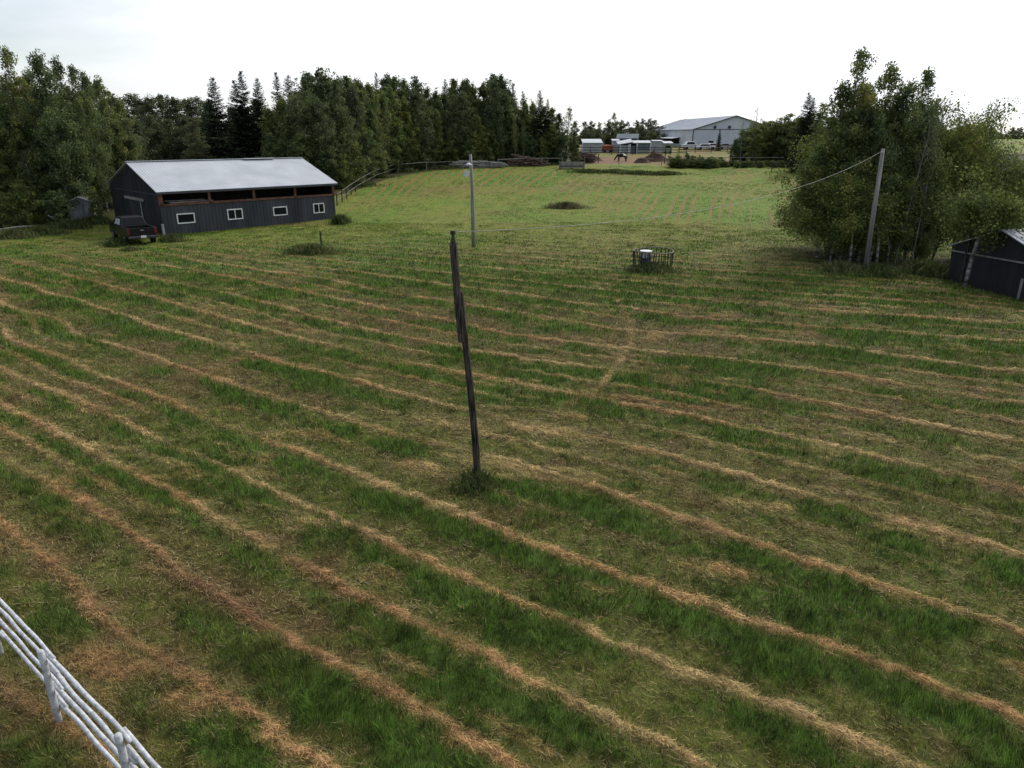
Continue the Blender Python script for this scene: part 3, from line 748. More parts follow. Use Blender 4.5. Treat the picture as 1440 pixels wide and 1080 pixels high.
# clump right of the wood by the feeding rack
for px, yt, kd, Y, lb in ((797, 150, BARET2, 128, 'thin leaved reddish crowned tree at the right end of the wood'), (784, 160, FAR[1], 129, 'green tree just left of the thin crowned tree at the wood end'), (806, 170, FAR[3], 130, 'yellowing tree right of the thin crowned tree at the wood end'), (790, 182, LOW[0], 126, 'dense low bushy tree above the grey feeding rack'), (808, 192, LOW[1], 127, 'low dark bush right of the tree above the feeding rack'), (775, 175, LOW[2], 127, 'bushy tree at the end of the brown brush pile')):
    placed(kd, px, Y, yt, lb, wid=1.05, rd=rd, name='leafy_tree')
# --- far trees behind the yard
G4 = 'distant trees behind the farm yard'
for i, (px, yt) in enumerate([(822, 172), (832, 171), (843, 173), (853, 170), (864, 160), (874, 170), (884, 172), (893, 170), (903, 168), (911, 168), (921, 170), (929, 178), (938, 184), (950, 172), (958, 169), (968, 172), (976, 176)]):
    placed(DIST[i % 2], px, (232 if px < 935 else 266) + rd.uniform(0, 14), yt - 1, 'distant green tree behind the low farm sheds' if px < 935 else 'distant tree showing over the left end of the arena roof', group=G4, wid=1.3 if px != 864 else .8, rd=rd, name='distant_tree')
for i in range(16):
    placed(DIST[i % 2], 815 + i * 9, 224 + rd.uniform(0, 6), 184 + rd.uniform(-4, 4), 'lower tree in the distant belt behind the low farm sheds', group=G4, wid=1.6, rd=rd, name='distant_tree')
for i in range(26):
    placed(DIST[i % 2], 1385 + i * 7 - 14, 330 + rd.uniform(0, 20), rd.uniform(178, 186), 'tiny distant tree on the skyline beyond the far right field', group='skyline trees at the right', wid=1.5, rd=rd, name='distant_tree')
for i in range(30):
    placed(DIST[i % 2], 1060 + i * 11, 260 + rd.uniform(0, 20), rd.uniform(176, 184), 'distant tree behind the paddocks right of the arena', group='distant trees right of the arena', wid=1.5, rd=rd, name='distant_tree') if i < 28 else None
# --- trees between arena and the poplar clump
G5 = 'low trees in the paddock right of the arena'
for i, (px, yt, Y, k) in enumerate([(1032, 195, 130, 0), (1044, 183, 132, 1), (1056, 172, 134, 2), (1068, 168, 132, 0), (1080, 170, 134, 1), (1092, 172, 130, 2), (1104, 168, 132, 0), (1116, 166, 128, 1), (1130, 160, 126, 2), (1145, 155, 124, 0), (1062, 176, 128, 1), (1086, 166, 129, 2), (1098, 174, 127, 0), (1110, 160, 127, 1), (1122, 170, 124, 2)]):
    placed(LOW[k] if i % 3 else FAR[2], px, Y, yt, 'low dark green tree in the paddock right of the arena', group=G5, wid=1.5, rd=rd, name='leafy_tree')
placed(BARET, 1057, 128, 150, 'nearly leafless thin tree with airy twigs right of the arena', rd=rd, name='bare_tree', wid=1.0)
placed(BARET, 1040, 129, 172, 'small leafless tree in front of the right arena roof slope', rd=rd, name='bare_tree', wid=1.2)
G6 = 'hedge bushes along the top edge of the field'
for i in range(44):
    px = 943 + i * 4.4 + rd.uniform(-2, 2)
    placed(LOW[i % 3], px, 117.5 + rd.uniform(0, 3.5), 221 + rd.uniform(-4, 8) if px < 1015 else rd.uniform(226, 233), 'low dark hedge bush at the top edge of the field', group=G6, wid=2.5, rd=rd, name='hedge_bush', cat='bush')
for px, yt, w_ in ((952, 206, .9), (966, 214, 1.1), (985, 218, 1.2), (1003, 220, 1.2)):
    placed(LOW[0] if px != 952 else BARET2, px, 120, yt, 'taller scraggly bush in the hedge below the arena', group='scraggly bushes below the arena', wid=w_, rd=rd, name='hedge_bush', cat='bush')
# --- the big clump at the right with the pole in front
big = [(1165, 72, 48.5, 3, .9, 'tallest thin topped poplar at the left of the big right clump'),
       (1150, 118, 48, 1, 1.0, 'poplar on the left flank of the big right clump'),
       (1184, 122, 49.5, 0, 1.0, 'leafy poplar just right of the tallest in the right clump'),
       (1213, 92, 50.0, 1, .95, 'second tallest airy poplar behind the leaning utility pole'),
       (1232, 118, 49.5, 2, .95, 'dense poplar directly behind the leaning utility pole'),
       (1256, 100, 51.5, 3, .85, 'sparse topped poplar right of the utility pole'),
       (1270, 150, 49.5, 0, .9, 'shorter poplar right of the pole at the clump edge'),
       (1200, 150, 47.5, 2, 1.0, 'shorter bushy poplar at the front of the right clump')]
for px, yt, Y, k, w_, lb in big:
    placed(NEAR[k], px, Y, yt, lb, rd=rd, name='poplar_tree', wid=w_)
for px, yt, Y, k, w_, lb in [(1150, 150, 51.5, 3, .95, 'full crowned willow filling the left shoulder of the right clump'), (1205, 138, 52, 4, .9, 'full crowned willow between the two tallest poplars'), (1252, 140, 52, 3, .9, 'full crowned willow right of the second tallest poplar'), (1292, 168, 51, 4, .8, 'full crowned willow joining the poplar clump to the yellow green willow'),
        (1172, 188, 48.5, 3, 1.15, 'wide bushy willow whose boughs overhang the field at left of the clump'),
        (1195, 225, 47.2, 1, .75, 'dark bushy willow left of the utility pole foot'),
        (1245, 205, 48.5, 0, .8, 'dark bushy willow right behind the utility pole foot'),
        (1285, 235, 49, 2, .7, 'bushy willow between the pole and the dark shed'),
        (1162, 232, 46.8, 4, 1.25, 'low willow bough reaching left over the mown grass'),
        (1338, 146, 53, 4, .80, 'tall round yellow green willow behind the dark shed'),
        (1310, 165, 52, 3, .80, 'round willow left behind the tall one by the shed'),
        (1368, 200, 54, 3, .75, 'yellow green willow rising over the shed roof'),
        (1404, 216, 53.5, 4, .8, 'bushy willow over the right of the shed roof'),
        (1475, 206, 55, 2, .6, 'yellowish willow at the right edge of the view'),
        (1478, 225, 52, 1, .9, 'bushy willow just outside the right edge'),
        (1436, 228, 51, 3, .8, 'lower willow overhanging the shed roof apex')]:
    placed(WIL[k], px, Y, yt, lb, rd=rd, name='willow_tree', wid=w_ )
placed(BARET, 1258, 47, 128, 'leaning bare grey trunk rising out of the clump right of the pole', rd=rd, name='bare_tree', wid=.45, tilt=(0, R(6)))
placed(BARET, 1280, 48, 140, 'second dead bare stem at the right rim of the poplar clump', rd=rd, name='bare_tree', wid=.5, tilt=(0, R(4)))
for i in range(7):
    px = 1168 + i * 13 + rd.uniform(-3, 3)
    p = on(px, 45.6 + rd.uniform(0, 1.8)); hh = rd.uniform(2.2, 3.6)
    mbt = MB().tube([(0, 0, -.2), (rd.uniform(-.1, .1), 0, hh * .5), (rd.uniform(-.4, .4), .1, hh)], [.09, .07, .03], 7)
    e = thing('slender_aspen', p, 'slender pale aspen stem at the foot of the right clump', 'tree', 'slender pale stems at the foot of the right clump')
    mbt.build('trunk', M_aspen, e)
    rs_ = np.random.RandomState(300 + i)
    cc = rs_.randn(420, 3) * np.array((.5, .5, .75)) + np.array((0, 0, hh))
    link('crown', npmesh('slender_aspen_crown', leaves(cc, .18, rs_), np.arange(1680).reshape(-1, 4), M_leafC), e)

# birch leaning in front of the dark shed
b0 = on(1355, 38.9); b1 = at_y(1377, 332, 39.2)
e = thing('birch_tree', b0, 'leaning birch with spotted white bark in front of the dark shed', 'tree')
v = b1 - b0
bc = at_y(1396, 300, 39.0) - b0
MB().tube([(0, 0, -.2), v * .5 + Vector((-.04, 0, 0)), v, bc + Vector((0, 0, .6))], [.11, .10, .085, .05], 8).build('trunk', M_aspen, e, True)
rs_ = np.random.RandomState(9); bc = at_y(1396, 300, 39.0) - b0
cc = rs_.randn(9000, 3) * np.array((.32, .32, .26)) + (rs_.randn(60, 3) * np.array((1.25, .7, .55)))[rs_.randint(0, 60, 9000)] + np.array(bc)
link('crown', npmesh('birch_crown', leaves(cc, .17, rs_), np.arange(36000).reshape(-1, 4), M_leafC), e)

# ------------------------------------------------------------------ weeds
def weeds(px, py, r, h, n, label, mtl, Y=None, ls=.12, name='weed_clump', flat=1.0, group=None):
    p = gp(px, py) if Y is None else on(px, Y)
    rs = np.random.RandomState(int(px * 7 + py)); n = int(n * (1.8 if ls == .12 else 1))
    k = np.minimum(np.abs(rs.randn(n)) * r * .55, r * 1.5) * (.7 + .6 * vnoise(rs.rand(n) * 0 + px, np.arange(n) * 0 + py)); a = rs.rand(n) * 2 * PI; k = k * (.6 + .8 * vnoise(np.cos(a) * 1.7 + px, np.sin(a) * 1.7 + py))
    xx, yy = k * np.cos(a), k * np.sin(a) * flat
    hh = h * np.clip(1 - (k / r) ** 2 * .45, .2, 1) * (.25 + .9 * rs.rand(n))
    zz = terr(p.x + xx, p.y + yy) - p.z
    P = np.stack([xx, yy, zz], -1)
    lean = rs.randn(n, 2) * .28
    a = rs.rand(n) * PI; w = .022 + .03 * rs.rand(n) * ls / .22
    wx, wy = np.cos(a) * w, np.sin(a) * w
    V1 = np.stack([P + np.stack([-wx, -wy, 0 * w - .05], -1), P + np.stack([wx, wy, 0 * w - .05], -1), P + np.stack([wx * .6 + lean[:, 0] * hh * .5, wy * .6 + lean[:, 1] * hh * .5, hh * .6], -1), P + np.stack([lean[:, 0] * hh, lean[:, 1] * hh, hh], -1)], 1).reshape(-1, 3)
    Q = P + np.stack([lean[:, 0] * hh * .8, lean[:, 1] * hh * .8, hh * .8], -1)
    V2 = leaves(Q, ls, rs, asp=.4)
    V = np.concatenate([V1, V2])
    me = npmesh(name, V, np.arange(len(V)).reshape(-1, 4), mtl)
    o = link(name, me); o.location = p
    return tag(o, label, 'weeds', group)
weeds(440, 358, 1.9, .75, 900, 'dark tall weeds around the small post in front of the barn', M_weed, flat=.5)
weeds(424, 356, 1.1, .6, 350, 'lower weeds at the left of the small post in front of the barn', M_weed, flat=.6)
weeds(795, 293, 2.2, .7, 900, 'lone patch of tall dry weeds in the middle of the far slope', M_drygrass, flat=.4)
weeds(164, 346, 1.1, .6, 500, 'weeds growing up the left side of the black pickup', M_weed)
weeds(184, 353, .9, .3, 300, 'weeds under the rear bumper of the black pickup', M_weed)
weeds(243, 340, 1.2, .6, 500, 'weeds between the pickup and the barn corner', M_weed)
weeds(478, 315, 1.1, .9, 400, 'weeds at the right end corner of the barn', M_weed)
weeds(915, 383, 1.7, .6, 1100, 'long grass growing around and through the round bale feeder', M_weed, flat=.8)
weeds(671, 686, .7, .30, 900, 'tuft of uncut grass around the foot of the front post', M_weed, ls=.05)
weeds(1318, 392, 1.6, .9, 600, 'yellow flowered weeds at the left corner of the dark shed', M_weed)
weeds(1295, 388, 1.5, 1.0, 600, 'tall weeds between the pole clump and the dark shed', M_weed)
weeds(1180, 383, 1.5, .7, 500, 'long grass under the left of the poplar clump', M_weed)
weeds(1240, 388, 1.8, .7, 600, 'long grass under the right of the poplar clump', M_weed)
weeds(1375, 402, 1.8, .7, 600, 'weeds along the foot of the dark shed wall', M_weed, flat=.4)
weeds(1425, 412, 1.8, .6, 500, 'weeds beside the shed door at the right edge', M_weed, flat=.4)
for px, py in ((20, 335), (60, 330), (100, 322), (135, 315)):
    weeds(px, py, 2.2, .8, 700, 'rough weeds along the foot of the left wood', M_weed, flat=.5, group='weeds along the left wood')
for px, py in ((830, 243), (865, 243), (900, 245), (935, 246)):
    weeds(px, py, 3.2, .55, 1100, 'green weed strip between the field and the brown paddock', M_weed, flat=.5, ls=.3, group='weed strip along the paddock')
for px, py in ((500, 262), (530, 250), (570, 242), (620, 238), (700, 234), (760, 232)):
    weeds(px, py, 3.0, .6, 600, 'long grass along the foot of the wood fence', M_weed, flat=.4, ls=.3, group='long grass along the wood fence')

# ------------------------------------------------------------------ the dark barn
TH = .7611; BL, BW, BHH, RISE, RF = 15.75, 12.7, 3.55, 2.0, .48
barn = thing('dark_barn', (-28.22, 58.54, 0), 'long dark sided barn with a white metal roof and four white framed windows', 'barn', rz=TH)
SH = BHH * .66        # height of the lower siding
def wallmat_lines(m): return m
# end walls and back, thickness .12
g = MB()
for x0 in (0.06, BL - .06):
    g.prism([(x0 - .06, 0.1, -.2), (x0 - .06, BW, -.2), (x0 - .06, BW, BHH - .08), (x0 - .06, BW * RF, BHH + RISE - .12), (x0 - .06, 0.1, BHH - .08)], (.12, 0, 0))
for i in range(40):   # raised seams of the metal siding on the gable facing left
    y = .2 + i * (BW - .3) / 39
    t = y / (BW * RF) if y < BW * RF else (BW - y) / (BW * (1 - RF))
    g.box((-.012, y, (BHH - .15 + RISE * t) / 2), (.024, .035, BHH - .2 + RISE * t - .1))
g.build('end_wall', M_darkside2, barn)
MB().box((BL / 2, BW - .06, BHH / 2 - .1), (BL - .3, .1, BHH - .1)).build('back_wall', M_darkside2, barn)
f = MB()
f.box((BL / 2, .06, SH / 2 - .15), (BL, .10, SH + .3))
n = 52
for i in range(n):
    f.box((.15 + i * (BL - .3) / (n - 1), 0, SH / 2 - .15), (.04, .026, SH + .28))
f.build('front_wall', M_darkside, barn)
MB().box((BL / 2, .35, .9), (.06, .06, .06)).build('hook', M_darkw, barn)
MB().box((BL / 2, BW / 2, .05), (BL - .4, BW - .4, .1)).build('floor', M_inside, barn)
MB().box((BL / 2, BW * .35, BHH / 2), (BL - .5, .1, BHH)).build('partition', M_inside, barn)
MB().box((BL / 2, -.005, SH + .09), (BL, .14, .17)).box((BL / 2, .03, BHH - .22), (BL, .1, .16)).build('girt', M_brown, barn)
for i in range(5):
    x = .1 + i * (BL - .2) / 4
    MB().box((x, .02, (SH + BHH) / 2 - .02), (.2 if i else .3, .19, BHH - SH - .1)).build('post', M_brown, barn)
MB().box((2.6, .45, SH + .22), (3.6, .6, .07), rz=.04).box((2.2, .7, SH + .32), (3.2, .2, .06), rz=-.06).build('stored_lumber', M_greyw, barn)
MB().box((-.02, .1, .3), (.16, .24, 1.3)).build('corner_panel', M_lightgrey, barn)
for i, (xc, wz, zc, hz, sl) in enumerate(((1.85, 1.45, 1.28, .82, 0), (6.0, 1.35, 1.32, .9, 1), (10.15, 1.35, 1.30, .78, 0), (14.0, 1.15, 1.30, .9, 1))):
    w = MB(); t = .09
    w.box((xc, -.03, zc + hz / 2 - t / 2), (wz, .07, t)).box((xc, -.03, zc - hz / 2 + t / 2), (wz, .07, t))
    w.box((xc - wz / 2 + t / 2, -.03, zc), (t, .068, hz - 2 * t)).box((xc + wz / 2 - t / 2, -.03, zc), (t, .068, hz - 2 * t))
    if sl: w.box((xc, -.03, zc), (.07, .06, hz - 2 * t))
    wo = w.build('window', M_white, barn)
    MB().box((xc, -.012, zc), (wz - 2 * t, .02, hz - 2 * t)).build('pane', M_glassd, wo)
# roof of two ribbed slopes
def ribbed(a, b, c, d, nr, th=.05, rib=.035):
    """ribbed sheet: a-b along the eave, c above b, d above a"""
    a, b, c, d = map(Vector, (a, b, c, d)); m = MB()
    nrm = (b - a).cross(d - a).normalized()
    if nrm.z < 0: nrm = -nrm
    m.prism([a, b, c, d], nrm * th)
    for i in range(nr):
        t = (i + .5) / nr
        p, q = a.lerp(b, t), d.lerp(c, t)
        w = (b - a).normalized() * .022
        m.prism([p - w + nrm * (th - .01), p + w + nrm * (th - .01), q + w + nrm * (th - .01), q - w + nrm * (th - .01)], nrm * (rib + .01))
    return m
ov = .35
zr = BHH + RISE; sl1 = RISE / (BW * RF); sl2 = RISE / (BW * (1 - RF))
rf = ribbed((-.25, -ov, BHH - sl1 * ov), (BL + .25, -ov, BHH - sl1 * ov), (BL + .25, BW * RF, zr), (-.25, BW * RF, zr), 66, .05, .014).build('roof', M_metalroof, barn)
ribbed((-.25, BW + ov, BHH - sl2 * ov), (BL + .25, BW + ov, BHH - sl2 * ov), (BL + .25, BW * RF, zr), (-.25, BW * RF, zr), 66, .05, .014).build('roof', M_metalroof, barn)
MB().box((BL / 2, -ov - .03, BHH - sl1 * ov - .05), (BL + .5, .03, .16)).build('fascia', M_trim, rf)
MB().box((BL / 2, BW * RF, zr + .09), (BL + .5, .35, .05)).build('ridge_cap', M_metalroof, rf)
MB().box((11.4, BW * RF - .25, zr + .11), (3.0, .3, .05)).build('ridge_patch', M_white, rf)
# sliding door with its track on the left gable
dy = BW
MB().box((-.10, 6.0, 2.62), (.12, 4.8, .22)).build('door_track', M_greyw, barn)
dd = MB().box((-.06, 5.9, 1.25), (.06, 2.9, 2.5)).build('door', M_darkside2, barn)
MB().box((-.10, 4.42, 1.25), (.07, .09, 2.5)).build('door_edge', M_lightgrey, dd)
MB().box((-.03, BW / 2, 3.2), (.05, BW - .2, .06)).build('trim_line', M_trim, barn)

# ------------------------------------------------------------------ pickup truck
tp_ = on(203, 53.6)
truck = thing('pickup_truck', tp_, 'black pickup truck parked with its tail towards us beside the barn', 'pickup truck', rz=R(40))
TW = 1.9
truck.scale = (1.07, 1.07, 1.07)
def side(pts, x0, x1): return [(x0, y, z) for y, z in pts], (x1 - x0, 0, 0)
b = MB()
b.prism(*side([(2.05, .45), (2.05, 1.16), (3.9, 1.16), (5.15, 1.06), (5.38, .9), (5.4, .45)], -TW / 2, TW / 2))
b.box((0, 1.05, .66), (TW - .1, 2.0, .28))
for s in (-1, 1):
    b.box((s * (TW / 2 - .06), 1.03, .86), (.12, 2.04, .64))
bo = b.build('body', M_black, truck, bevel=.025)
MB().box((0, .03, .90), (TW - .26, .07, .56)).build('tailgate', M_black, truck, bevel=.012)
MB().box((0, -.02, 1.02), (.22, .03, .07)).build('tailgate_handle', M_chrome, truck)
c = MB(); zb, zt = 1.16, 1.74
c.v += [(-.88, 2.1, zb), (.88, 2.1, zb), (.88, 4.05, zb), (-.88, 4.05, zb), (-.72, 2.28, zt), (.72, 2.28, zt), (.72, 3.45, zt), (-.72, 3.45, zt)]
c.f += [(0, 1, 5, 4), (1, 2, 6, 5), (2, 3, 7, 6), (3, 0, 4, 7), (4, 5, 6, 7), (3, 2, 1, 0)]
c.build('cab', M_black, truck, bevel=.03)
def panel(pts, nrm, name, par, m=M_glassd):
    q = MB(); nrm = Vector(nrm).normalized(); q.prism([Vector(p) + nrm * .006 for p in pts], nrm * .012); return q.build(name, m, par)
panel([(-.74, 2.125, 1.22), (.74, 2.125, 1.22), (.64, 2.255, 1.66), (-.64, 2.255, 1.66)], (0, -1, .3), 'rear_window', truck)
panel([(-.76, 4.0, 1.22), (.76, 4.0, 1.22), (.66, 3.52, 1.68), (-.66, 3.52, 1.68)], (0, 1, .9), 'windscreen', truck)
for s in (-1, 1):
    for ya, yb in ((2.3, 3.0), (3.08, 3.75)):
        panel([(s * .865, ya, 1.22), (s * .865, yb, 1.22), (s * .755, min(yb, 3.4), 1.62), (s * .755, ya + .05, 1.62)], (s, 0, .27), 'side_window', truck, M_lightgrey if s < 0 else M_glassd)  # left panes light grey, the brightness on the glass painted as colour
    MB().box((s * 1.08, 3.72, 1.22), (.24, .1, .17)).build('mirror', M_black, truck)
    MB().box((s * .87, -.012, .95), (.15, .06, .42)).build('tail_light', M_red, truck, bevel=.01)
    MB().box((s * .72, 5.41, .82), (.34, .05, .16)).build('headlight', M_lightgrey, truck)
    for yy in (1.0, 4.45):
        wm = MB(); 
        wm.tube([(s * .72, yy, .38), (s * .975, yy, .38)], .38, 20)
        wh = wm.build('wheel', M_rubber, truck, False)
        MB().tube([(s * .97, yy, .38), (s * .99, yy, .38)], .21, 14).build('rim', M_chrome, wh)
bu = MB().box((0, -.13, .56), (TW + .02, .17, .16)).build('rear_bumper', M_bumper, truck, bevel=.02)
MB().box((0, -.225, .60), (.34, .012, .17)).build('licence_plate', M_white, bu)
MB().box((0, 5.5, .55), (TW, .16, .2)).build('front_bumper', M_chrome, truck, bevel=.02)

# ------------------------------------------------------------------ sheds
def gable_shed(name, loc, rz, L_, W_, h_, rise, wallm, roofm, label, cat='shed', ov=.2, door=None, trim=None, ribs=0, parts=True):
    """ridge along local Y, gable facing -Y"""
    e = thing(name, loc, label, cat, rz=rz)
    MB().prism([(-W_ / 2, 0, -.5), (W_ / 2, 0, -.5), (W_ / 2, 0, h_), (0, 0, h_ + rise), (-W_ / 2, 0, h_)], (0, L_, 0)).build('wall', wallm, e)
    for s in (-1, 1):
        sl = rise / (W_ / 2)
        ribbed((s * (W_ / 2 + ov), -ov, h_ - sl * ov + .02), (s * (W_ / 2 + ov), L_ + ov, h_ - sl * ov + .02), (0, L_ + ov, h_ + rise + .02), (0, -ov, h_ + rise + .02), max(2, ribs or int(L_ / .6)), .04, .02).build('roof', roofm, e)
    return e
# small light shed at the wood's edge with its dark lean-to
s1 = gable_shed('garden_shed', on(117, 66), R(22), 3.0, 1.9, 1.9, .4, M_shedgrey, M_metalroof, 'small pale grey shed half hidden at the edge of the left wood')
MB().box((.25, -.02, .95), (.16, .03, 1.6)).build('door_gap', M_bluegrey, s1)
s2 = gable_shed('lean_to_shed', on(74, 67.5), R(15), 4, 3.6, 2.0, .3, M_inside, M_trim, 'low black weathered shed deep in shade left of the pale shed')
# shed at the right edge
rs0 = at_y(1331, 346, 40.6); rs_e = at_y(1440, 337, 38.0)
sh = thing('dark_shed', (0, 0, 0), 'dark plank shed with pale metal roof at the right edge under willows', 'shed')
A = Vector((at_y(1334, 380, 41.2).x, 41.2, -1.2)); Bq = Vector((at_y(1460, 380, 36.2).x, 36.2, -1.4))
d = (Bq - A); Lw = Vector((d.x, d.y, 0)).length; ang = math.atan2(d.y, d.x)
sh.location = (A.x, A.y, -1.3); sh.rotation_euler = (0, 0, ang)
zt_ = at_y(1334, 353, 41.2).z + 1.3     # trim height above the base
ze_ = at_y(1331, 345, 41.2).z + 1.3
za_ = at_y(1407, 322, 39.4).z + 1.3
w = MB(); w.box((Lw / 2, .08, zt_ / 2), (Lw, .12, zt_))
for i in range(34): w.box((.1 + i * (Lw - .2) / 33, .01, zt_ / 2), (.09, .025, zt_ - .02))
w.build('wall', M_darkside2, sh)
MB().box((Lw / 2, -.02, zt_ + .03), (Lw + .3, .16, .07)).build('trim_board', M_greyw, sh)
ax_ = 2.85
MB().prism([(0.0, .1, zt_ - .02), (5.7, .1, zt_ - .02), (5.7, .1, ze_), (ax_, .1, za_), (0, .1, ze_)], (0, .12, 0)).build('gable', M_darkside2, sh)
MB().prism([(.02, .25, 0), (5.68, .25, 0), (5.68, .25, ze_ - .02), (ax_, .25, za_ - .03), (.02, .25, ze_ - .02)], (0, 6.2, 0)).build('side_wall', M_darkside2, sh)
for s in (-1, 1):
    xe = ax_ + s * (ax_ + .3)
    sl = (za_ - ze_) / ax_
    ribbed((xe, -.15, ze_ - .3 * sl + .03), (xe, 6.7, ze_ - .3 * sl + .03), (ax_, 6.7, za_ + .03), (ax_, -.15, za_ + .03), 12, .05, .03).build('roof', M_metalroof, sh)
MB().box((5.1, -.02, 1.0), (.9, .06, 2.0)).build('door', M_inside, sh)
for sx in (4.55, 5.65): MB().box((sx, -.03, 1.0), (.14, .07, 2.0)).build('door_post', M_greyw, sh)
MB().box((1.0, -.06, zt_ * .75), (.12, .1, zt_ * 1.5)).build('prop_post', M_darkw, sh)

# ------------------------------------------------------------------ posts, poles, wire
def pole_pts(a, b, n): return [Vector(a).lerp(Vector(b), i / n) for i in range(n + 1)]
pb = gp(672, 676); YP = pb.y
lt = at_y(648.5, 410, YP)
fp = thing('spliced_post', pb, 'dark weathered leaning post spliced from two timbers in mid field', 'post')
loc = lambda p: Vector(p) - pb
MB().tube([Vector((0, 0, -.3))] + [loc(pb.lerp(lt, t)) + Vector((.02 * math.sin(t * 5), 0, 0)) for t in (0, .25, .5, .75, 1)], [.088, .088, .084, .08, .074, .066], 10).build('lower_timber', M_darkw, fp, True)
u0 = at_y(648.5, 481, YP - .10); u1 = at_y(637.5, 345, YP - .02); u2 = at_y(637, 333, YP)
MB().tube([loc(u0), loc(u0.lerp(u1, .35)), loc(u0.lerp(u1, .7)), loc(u1), loc(u2)], [.066, .080, .084, .084, .03], 8).build('upper_timber', M_darkw, fp, False)
MB().tube([loc(u2) + Vector((0, 0, -.02)), loc(u2) + Vector((0, 0, .04)), loc(u2) + Vector((0, 0, .05)), loc(u2) + Vector((0, 0, .13))], [.03, .03, .06, .055], 10).build('insulator', M_blackm, fp)
for t in (.12, .42):
    q = u0.lerp(u1, t)
    MB().tube([loc(q) + Vector((math.cos(a) * .16 + .05, math.sin(a) * .14, 0)) for a in np.linspace(0, 2 * PI, 13)], .008, 5, False).build('wire_binding', M_blackm, fp)
insul = u2 + Vector((0, 0, .1))
# light pole
lb_ = gp(666.5, 348); ltp = at_y(661.5, 217, lb_.y)
lp = thing('yard_light_pole', lb_, 'tall thin grey pole in mid field carrying a lamp and white box', 'light pole')
L2 = lambda p: Vector(p) - lb_
MB().tube([Vector((0, 0, -.3)), L2(lb_.lerp(ltp, .3)), L2(lb_.lerp(ltp, .65)) + Vector((.03, 0, 0)), L2(ltp)], [.155, .14, .12, .10], 9).build('pole', M_poleg, lp, True)
lm = L2(at_y(659, 231.5, lb_.y - .5)); pm = L2(lb_.lerp(ltp, .9))
MB().tube([pm, pm + Vector((-.1, -.25, .12)), lm + Vector((0, 0, .1))], .025, 6).build('lamp_arm', M_poleg, lp)
MB().tube([lm + Vector((0, 0, .12)), lm + Vector((0, 0, .06)), lm + Vector((0, 0, -.04))], [.08, .12, .30], 16).build('lamp_shade', M_white, lp, True)
bx_ = L2(at_y(656, 244.5, lb_.y - .3))
MB().box(bx_, (.36, .22, .40), M=Matrix.Rotation(.35, 4, 'Y')).build('control_box', M_white, lp, bevel=.02)
MB().bar(bx_ + Vector((0, 0, .1)), L2(lb_.lerp(ltp, .8)), .05, .05).build('box_bracket', M_poleg, lp)
# utility pole
ub = gp(1216.5, 380); ut = at_y(1242, 209, ub.y + .4)
up_ = thing('utility_pole', ub, 'pale grey utility pole leaning right in front of the big poplar clump', 'utility pole')
L3 = lambda p: Vector(p) - ub
MB().tube([Vector((0, 0, -.3)), L3(ub.lerp(ut, .5)), L3(ut)], [.145, .132, .10], 10).build('pole', M_poleg, up_, True)
MB().box(L3(ut) + Vector((-.05, -.1, -.18)), (.1, .12, .16)).build('insulator', M_lightgrey, up_)
def sagwire(a, b, sag, name, label, r=.012, n=40):
    P = []
    for i in range(n + 1):
        t = i / n; q = a.lerp(b, t); q.z -= sag * 4 * t * (1 - t); P.append(q)
    o = MB().tube(P, r, 4, False).build(name, M_wire, None, True)
    return tag(o, label, 'wire')
sagwire(ut + Vector((-.05, -.1, -.12)), insul, .95, 'overhead_wire', 'pale sagging wire from the utility pole to the spliced post', .009)
sagwire(insul, at_y(-90, 503, 9.5), .18, 'overhead_wire', 'thin wire running left from the spliced post over the rows', .0022)
# small post before the barn
q = gp(452, 345)
tag(MB().tube([(q.x, q.y, -.2), (q.x, q.y, .9), (q.x - .02, q.y, 1.05)], [.07, .065, .05], 8).build('short_post', M_darkw), 'short dark stub post standing in weeds before the barn', 'post')

# ------------------------------------------------------------------ bale feeder and drum
fpnt = gp(917, 379)
fd = thing('bale_feeder', fpnt, 'round rusty metal bale feeder with bent bars standing in long grass', 'bale feeder')
RF_ = 1.2
def ring(z, r, rad, wob=0, ph=0):
    return [Vector((math.cos(a) * r, math.sin(a) * r, z + wob * math.sin(a * 2 + ph))) for a in np.linspace(0, 2 * PI, 41)]
MB().tube(ring(1.14, RF_, 0, .03), .033, 6, False).build('top_hoop', M_rust, fd, True)
MB().tube(ring(.62, RF_ * .98, 0, .02, 1), .02, 6, False).build('middle_hoop', M_blackm, fd, True)
MB().tube(ring(.1, RF_ * .96, 0), .022, 6, False).build('bottom_hoop', M_blackm, fd, True)
rdf = random.Random(4)
for i in range(26):
    a = 2 * PI * i / 26; a2 = a + rdf.uniform(-.14, .2)
    MB().tube([(math.cos(a) * RF_, math.sin(a) * RF_, 1.14), (math.cos((a + a2) / 2) * RF_ * .99, math.sin((a + a2) / 2) * RF_ * .99, .6), (math.cos(a2) * RF_ * .96, math.sin(a2) * RF_ * .96, .05)], .028, 5).build('bar', M_blackm, fd)
dl = fpnt + Vector((-.52, -.45, 0))
dr = thing('steel_drum', dl, 'dark steel drum with a white lid inside the round bale feeder', 'drum')
MB().tube([(0, 0, .35), (0, 0, .5), (0, 0, .52), (0, 0, .55), (0, 0, .57), (0, 0, .8), (0, 0, .82), (0, 0, .85), (0, 0, .87), (0, 0, 1.16)], [.33, .33, .35, .35, .33, .33, .35, .35, .33, .33], 20).build('barrel', M_drum, dr, True)
MB().tube([(0, 0, 1.16), (0, 0, 1.2)], [.37, .36], 20).build('lid', M_white, dr)
MB().box((-.12, -.345, .95), (.26, .02, .3)).build('paint_patch', M_lightgrey, dr)
MB().tube([(0, 0, -.05), (0, 0, .35)], .3, 14).build('stand', M_darkw, dr)

